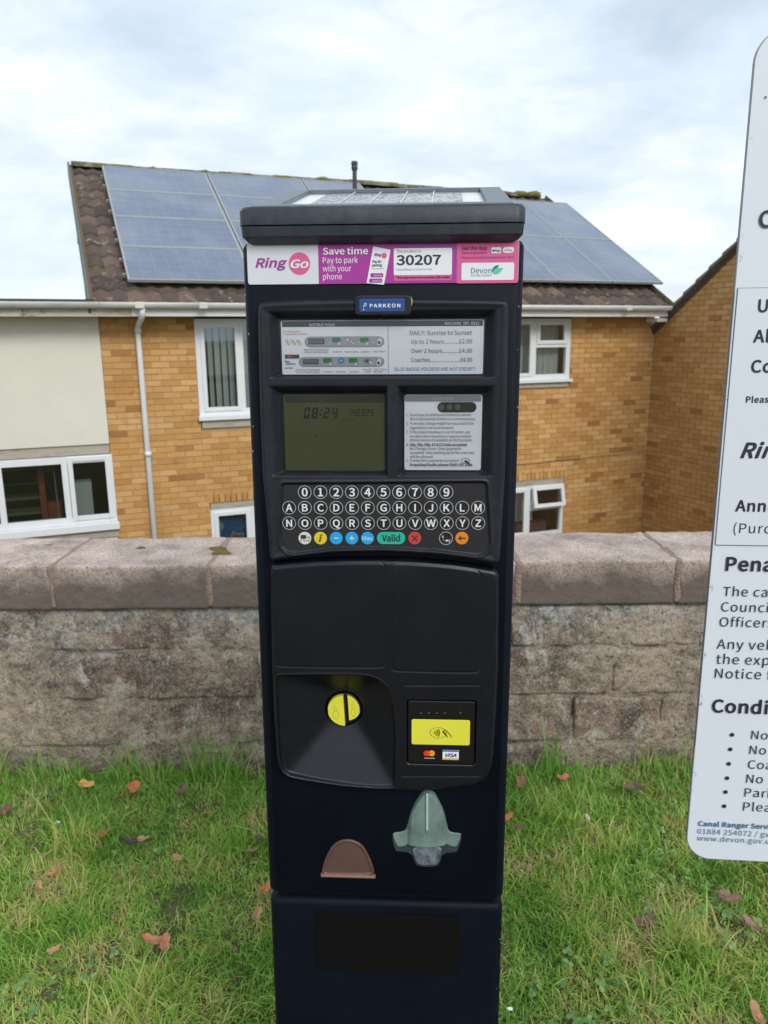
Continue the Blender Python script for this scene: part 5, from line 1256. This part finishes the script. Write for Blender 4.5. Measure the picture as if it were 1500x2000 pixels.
def h_door(A, B, sd):
    H = np.full(A.shape, FE)
    H += .0016*np.clip((A-F.ab(760, 1300)[0])/-.12, 0, 1)*0
    for p_ in pl: H += groove(poly_sdf(A, B, p_), .0008, .0008)
    dr_ = poly_sdf(A, B, rd_); H -= .004*np.clip(-dr_/.0012, 0, 1)
    db = poly_sdf(A, B, bo_)
    # funnel: planes rising from the coin knob to the rim
    L_, T_, R_, Bm = F.ab(539, 1400, FE)[0], F.ab(650, 1317, FE)[1], F.ab(773, 1430, FE)[0], F.ab(650, 1531, FE)[1]
    k_ = .033
    lx = (A-L_)/(kc[0]-.014-L_); rx = (R_-A)/(R_-kc[0]-.014); ty_ = (T_-B)/max(.004, (T_-kc[1]-.014)); by_ = (B-Bm+.004)/((kc[1]-.014)-Bm+.004)
    kk = 14.; m_ = -np.log(np.exp(-kk*lx)+np.exp(-kk*rx)+np.exp(-kk*np.minimum(ty_, 2)*1.2)+np.exp(-kk*by_)+math.exp(-kk*1.0))/kk; m_ = np.clip(m_+.05, 0, 1)
    # sharpen towards the floor around the knob
    rk = np.hypot(A-kc[0], B-kc[1]); cone = np.clip(1-(rk-.024)/.085, 0, 1)
    D_ = .030*np.minimum(m_*1.08, 1)
    rim = np.clip(-db/.0022, 0, 1); rim = rim*rim*(3-2*rim)
    H -= rim*(.0025+D_)
    H += .0006*np.exp(-((db-.0005)/.0011)**2)
    # round well for the knob
    well = np.clip((.0255-rk)/.002, 0, 1); H = H*(1-well)+(-.021)*well
    return H
dr = heightfield('lower_door', do, h_door, .00095, M_DOOR, tm, .009)
# coin knob: black disc, two yellow half plates, dark slot between
ke = -.0125
a, b = F.ab(671.5, 1386.5, ke); kr = .0215
knob = plate('coin_slot', circle(a, b, kr*1.06, 40), -.021, ke-.003, M_BLACK, tm, .0015)
def seg(x0, x1, r_, n=20, ymin=-9, ymax=9):
    t0, t1 = math.acos(max(-1, min(1, x1/r_))), math.acos(max(-1, min(1, x0/r_))); p = [(r_*math.cos(t_), r_*math.sin(t_)) for t_ in np.linspace(t0, t1, n)]
    return [(x, max(ymin, min(ymax, y))) for x, y in p+[(x, -y) for x, y in p[::-1]]]
def half(pts, lab, e0_, e1_, slant):
    pts = [(a+x+slant*y, b+y) for x, y in pts]
    return plate(lab, pts, e0_, e1_, M_YEL, knob, .0008)
lh = half(seg(-kr*.98, .0006, kr), 'left_plate', ke-.003, ke+.004, -.05)
rh = half([(x, y if y > 0 else y*.74) for x, y in seg(.0062, kr*.98, kr)], 'right_plate', ke-.003, ke+.001, -.05)
DY = plain((.36, .33, .03), .5)
for (cx_, cy2, r1_, ry_, e_) in ((-.0105, -.0055, .0042, .0062, ke+.0042), (-.0125, .0045, .0022, .003, ke+.0042), (-.0085, .0035, .002, .0025, ke+.0042), (.0130, -.003, .0030, .0060, ke+.0012), (.0120, .006, .0015, .0045, ke+.0012)):
    ring_mesh('embossed_mark', circle(a+cx_, b+cy2, r1_, 20, ry_), circle(a+cx_, b+cy2, r1_*.86, 20, ry_*.9), e_, DY, knob)

# card reader ---------------------------------------------------------------------
RE = FE+.0005
rdm = prect(F, 'card_reader', 797, 1370, 927, 1491.5, .011, RE, plain((.0065, .006, .0068), .3, .1, 50), tm, .003, .0012)
yp = prect(F, 'contactless_pad', 803.8, 1406, 917.8, 1455, RE-.0005, RE+.0006, M_YEL, rdm, .0026, .0004)
q = RE+.0012
for x in (822, 837.5, 853.5, 869, 899): a, b = F.ab(x, 1393, q); plate('status_light', circle(a, b, .0014, 14), RE+.0002, RE+.0004, plain((.06, .075, .07), .2), rdm)
a, b = F.ab(856, 1431.5, q); ring_mesh('contactless_mark', circle(a, b, .0109, 40, .0078), circle(a, b, .0104, 40, .0074), q-.0002, DK, yp)
for i in range(4):
    r1_ = .0028+.0022*i; cx_ = a-.0078; an = np.linspace(-.62, .62, 9); wv = .0004+.00003*i
    ro = [(cx_+(r1_+wv)*math.cos(t_)*1.0, b+(r1_+wv)*math.sin(t_)) for t_ in an]; ri = [(cx_+(r1_-wv)*math.cos(t_), b+(r1_-wv)*math.sin(t_)) for t_ in an[::-1]]
    plate('wave_mark', ro+ri, q, q, DK, yp)
hp = [(.0050, .0016), (.0078, .0046), (.0105, .0042), (.0165, -.0030), (.0175, -.0065), (.0168, -.0064), (.0158, -.0034), (.0102, .0034), (.0082, .0036), (.0072, .0022), (.0100, -.0010), (.0118, -.0050), (.0128, -.0062), (.0120, -.0064), (.0106, -.0048), (.0088, -.0022), (.0062, .0006)]
plate('hand_mark', [(a+x, b+y) for x, y in hp], q, q, DK, yp)
for x, c in ((833.5, ink((.70, .03, .02))), (843, ink((.80, .30, .02)))): a, b = F.ab(x, 1471.5, q); plate('logo_disc', circle(a, b, .0043, 24), q-.0002*(x > 840), q-.0002*(x > 840), c, rdm)
a, b = F.ab(838.3, 1471.5, q); plate('logo_disc', circle(a, b, .0017, 16, .0034), q+.0001, q+.0001, ink((.75, .13, .01)), rdm)
prect(F, 'logo_caption', 828.5, 1480, 849, 1481.8, q, q, LG, rdm)
prect(F, 'visa_panel', 864.5, 1465, 896, 1484, q-.0002, q-.0002, WHT, rdm); prect(F, 'visa_band', 865, 1465.5, 895.6, 1468.3, q, q, ink((.02, .06, .28)), rdm); prect(F, 'visa_band', 865, 1481, 895.6, 1483.6, q, q, ink((.62, .36, .04)), rdm)
ptext(F, 'VISA', 870, 1478.6, 891.5, 7.2, q, ink((.02, .05, .28)), rdm, bold=.03, shear=.3)

# ---- ticket flap and returned-coin tray ------------------------------------------
m, t = new_mat('frosted_green_plastic'); o_ = t.n('ShaderNodeTexCoord').outputs['Object']
pb = t.n('ShaderNodeBsdfPrincipled', None, Base_Color=(.56, .76, .68, 1), Roughness=.12, Coat_Weight=.5); tr = t.n('ShaderNodeBsdfTransparent', None, Color=(.62, .80, .72, 1)); tl = t.n('ShaderNodeBsdfTranslucent', None, Color=(.62, .85, .76, 1))
m1 = t.n('ShaderNodeMixShader', None, _0=.35, _1=pb.outputs[0], _2=tl.outputs[0]); m2 = t.n('ShaderNodeMixShader', None, _0=t.map(t.noise(o_, 30, 5, .7), .3, .7, .48, .72), _1=m1.outputs[0], _2=tr.outputs[0]); t.n('ShaderNodeOutputMaterial', None, Surface=m2.outputs[0]); M_FLAP = m
fz_ = lambda x, y: (480+x/2.6786, 1280+y/2.6786)
def zp(pts, e): return [F.ab(*fz_(x, y), e) for x, y in pts]
tr_ = zp(chaikin([(765, 955), (772, 945), (1128, 948), (1128, 965), (1108, 1020), (1100, 1028), (1030, 1034), (1015, 1085), (1000, 1100), (955, 1106), (900, 1100), (885, 1085), (866, 1030), (790, 1024), (780, 1015)], 1), .0005)
prt = plate('ticket_tray_rim', tr_[::-1], .0002, .0015, plain((.035, .05, .055), .25), tm, .0006)
# domed flap as a small height field
fl = zp(chaikin([(950, 716), (925, 722), (893, 768), (862, 830), (846, 900), (834, 935), (772, 941), (767, 958), (789, 1012), (800, 1018), (840, 1010), (850, 998), (1052, 998), (1064, 1012), (1100, 1017), (1108, 1010), (1130, 955), (1124, 944), (1064, 940), (1054, 900), (1040, 830), (1010, 768), (985, 722)], 2), .008)
ca_, cb_ = F.ab(*fz_(950, 860), .012)
def h_flap(A, B, sd):
    w_ = np.clip(1-((A-ca_)/.026)**2, 0, 1); H = .003+.010*np.sqrt(w_)
    for x0_, w2, top in ((ca_, .0010, 1.0), (ca_-.021, .0008, .75), (ca_+.021, .0008, .75)): H += .0015*np.exp(-((A-x0_)/w2)**2)*(B > cb_-.022)*(B < cb_+.035*top)
    return H
heightfield('ticket_flap', fl, h_flap, .0009, M_FLAP, tm, .0025, .0016)
prib = zp([(943, 724), (955, 724), (955, 912), (943, 912)], .014)
plate('flap_rib', prib[::-1], .0135, .0155, plain((.34, .50, .44), .35), tm, .0005)
tg = zp(chaikin([(868, 1000), (1028, 1000), (1022, 1045), (1008, 1085), (985, 1098), (915, 1098), (892, 1085), (878, 1045)], 2), .004)
m, t = new_mat('scratched_clear_plastic'); o_ = t.n('ShaderNodeTexCoord').outputs['Object']
pb = t.n('ShaderNodeBsdfPrincipled', None, Base_Color=(.22, .26, .30, 1), Roughness=.2); tr = t.n('ShaderNodeBsdfTransparent', None, Color=(.7, .75, .78, 1))
m1 = t.n('ShaderNodeMixShader', None, _0=t.map(t.noise(o_, 45, 6, .7, .4), .35, .62, .9, .15), _1=pb.outputs[0], _2=tr.outputs[0]); t.n('ShaderNodeOutputMaterial', None, Surface=m1.outputs[0])
plate('ticket_tongue', tg[::-1], .0016, .0045, m, tm, .001)
db_ = zp(chaikin([(396, 1152), (400, 1110), (420, 1050), (455, 990), (500, 967), (533, 963), (566, 968), (612, 992), (645, 1050), (668, 1110), (674, 1152), (600, 1155), (470, 1155)], 2), .002)
def h_tray(A, B, sd): return .0035-.0022*np.clip((-sd-.0025)/.002, 0, 1)+.0012*np.clip((-sd-.010)/.03, 0, 1)
m, t = new_mat('brown_plastic'); o_ = t.n('ShaderNodeTexCoord').outputs['Object']
finish(t, t.mix(t.noise(o_, 35, 5, .65), (.085, .045, .036), (.130, .072, .058)), .35, t.noise(o_, 500, 3), .0003)
heightfield('returned_coin_flap', db_, h_tray, .0009, m, tm, .0012, .0004)
prect(F, 'tray_lip', *fz_(392, 1153), *fz_(678, 1166), .0002, .0055, plain((.25, .13, .10), .4), tm, 0, .0012)
# paint chips on the cabinet corners
rg = random.Random(5); mb = MB()
for _ in range(16):
    sd_ = rg.choice((-1, 1)); bz = rg.choice((rg.uniform(1.45, 1.70), rg.uniform(.65, .8))); aa = sd_*(HW-.002-rg.random()*.004); r_ = rg.uniform(.0004, .0011)
    mb.add([(aa+r_*math.cos(i*1.257+_)*rg.uniform(.5, 1), .0012-abs(abs(aa)-HW+.006)*.0-.0022, bz+r_*1.6*math.sin(i*1.257+_)) for i in range(5)], [(0, 1, 2, 3, 4)])
mb.build('paint_chips', plain((.20, .23, .27), .6), tm)['kind'] = 'stuff'

# ================================================================== SIGN BOARD
ys_ = R(5.5); nS = np.array([-math.sin(ys_), -math.cos(ys_), 0]); XS = np.array([math.cos(ys_), -math.sin(ys_), 0])
d_ = ray(1409, 880); p0 = CAM+d_*(1.0/d_[1]); sb0 = np.array([p0[0], p0[1], 0.]); FS = Frame(sb0, XS, (0, 0, 1))
sg = tag(empty('parking_sign', tuple(sb0), FS.mat3()), 'large white metal parking charges sign cut off by the right edge of the picture', 'sign')
aL = (FS.ab(1478, 130)[0]+FS.ab(1340, 1630)[0])/2; zT = FS.ab(1500, 78)[1]+.012; zB = FS.ab(1430, 1678)[1]-.001; aR = aL+.78
m, t = new_mat('sign_face'); o_ = t.n('ShaderNodeTexCoord').outputs['Object']
c = t.mix(t.noise(o_, 3, 4), (.66, .70, .775), (.72, .76, .83)); sp_ = t.map(t.noise(o_, 90, 3, .6), .80, .84); c = t.mix(sp_, c, (.18, .17, .17))
ed_ = t.n('ShaderNodeSeparateXYZ', None, Vector=o_).outputs[0]
chip = t.math('MULTIPLY', t.map(ed_, aL+.006, aL+.001), t.map(t.noise(o_, 70, 5, .7), .58, .62)); c = t.mix(chip, c, (.20, .19, .20))
finish(t, c, .42)
plate('board', rrect(aL, zB, aR, zT, .036, 10), -.0035, 0., m, sg)
plate('edge_trim', rrect(aL-.0012, zB-.0012, aR+.0012, zT+.0012, .037, 10), -.0045, -.0004, plain((.22, .23, .25), .5), sg)
a0 = FS.ab(1443, 563)[0]; a0b = FS.ab(1396, 1064)[0]; zt2, zb2 = FS.ab(1460, 563)[1], FS.ab(1440, 1064)[1]; ai = (a0+a0b)/2
plate('tariff_overlay', [(ai, zb2), (aR-.03, zb2), (aR-.03, zt2), (ai, zt2)], .0001, .0009, plain((.68, .72, .795), .38, .03, 5), sg)
LN = ink((.10, .11, .13))
for (x0, z0_, x1, z1_) in ((ai-.0009, zb2, ai, zt2), (ai-.0042, zb2-.3, ai-.0037, zt2-.005), (ai, zt2, aR-.03, zt2+.0006), (ai, zb2-.0008, aR-.03, zb2)):
    plate('overlay_edge', [(x0, z0_), (x1, z0_), (x1, z1_), (x0, z1_)], .0002, .0010, LN, sg)
INK = ink((.022, .024, .042)); BLU = ink((.055, .17, .30)); es = .0013
for body, x, y, cap, bo, sh, c in (('Car Park', 1481, 445, 34, .026, 0, INK), ('Up to 2 hours', 1479.5, 610, 25.5, .026, 0, INK), ('All day', 1470.5, 669, 25, .026, 0, INK), ('Coaches', 1466, 728, 25, .026, 0, INK), ('Please pay', 1456.5, 786.5, 12.5, .024, 0, INK),
    ('RingGo', 1445.5, 895, 31, .034, .3, INK), ('Annual', 1435.5, 999, 22.5, .026, 0, INK), ('(Purchase', 1432, 1041, 19, .002, 0, INK), ('Penalty', 1416.5, 1115, 27.5, .028, 0, INK),
    ('The car park', 1411.5, 1164, 18, .002, 0, INK), ('Council', 1408, 1194, 18, .002, 0, INK), ('Officers', 1405, 1223.5, 18, .002, 0, INK), ('Any vehicle', 1399.8, 1267, 18.5, .002, 0, INK), ('the expiry', 1398.3, 1296.3, 18.5, .002, 0, INK), ('Notice for', 1395.8, 1324.2, 18.5, .002, 0, INK),
    ('Conditions', 1389.5, 1391.5, 26, .028, 0, INK), ('No', 1467, 1443.5, 16.5, .002, 0, INK), ('No', 1463.4, 1472.7, 16.5, .002, 0, INK), ('Coaches', 1460.4, 1501.2, 16.5, .002, 0, INK), ('No', 1457.2, 1529, 16.5, .002, 0, INK), ('Park', 1453.7, 1556, 16.5, .002, 0, INK), ('Please', 1451, 1583.4, 16.5, .002, 0, INK),
    ('Canal Ranger Service', 1363.6, 1613, 9.6, .026, 0, BLU), ('01884 254072 / gwc', 1362, 1628.2, 9.6, .002, 0, BLU), ('www.devon.gov.uk/g', 1361, 1641.5, 9.6, .002, 0, BLU)):
    ptext(FS, body, x, y, None, cap, es, c, sg, bold=bo, shear=sh, spacing=1.03)
for x, y in ((1430, 1435.3), (1426.5, 1463.7), (1423.5, 1492), (1420.2, 1520), (1417.2, 1547), (1414.5, 1574.7)): a, b = FS.ab(x, y, es); plate('bullet', circle(a, b, .0031, 18), es, es, INK, sg)
for a in (aL+.20, aR-.14): MB().tube([(a, .034, 0), (a, .034, zT-.05)], .030, 20).build('post', M_STEEL, sg, smooth=True)
for z_ in (zB+.15, zT-.2): MB().box(aL+.08, aR-.04, .004, .012, z_, z_+.03).build('bracket', M_STEEL, sg)
a, b = FS.ab(1495.5, 189.5, .001); plate('rivet', circle(a, b, .0012, 12), .0003, .0012, LN, sg)
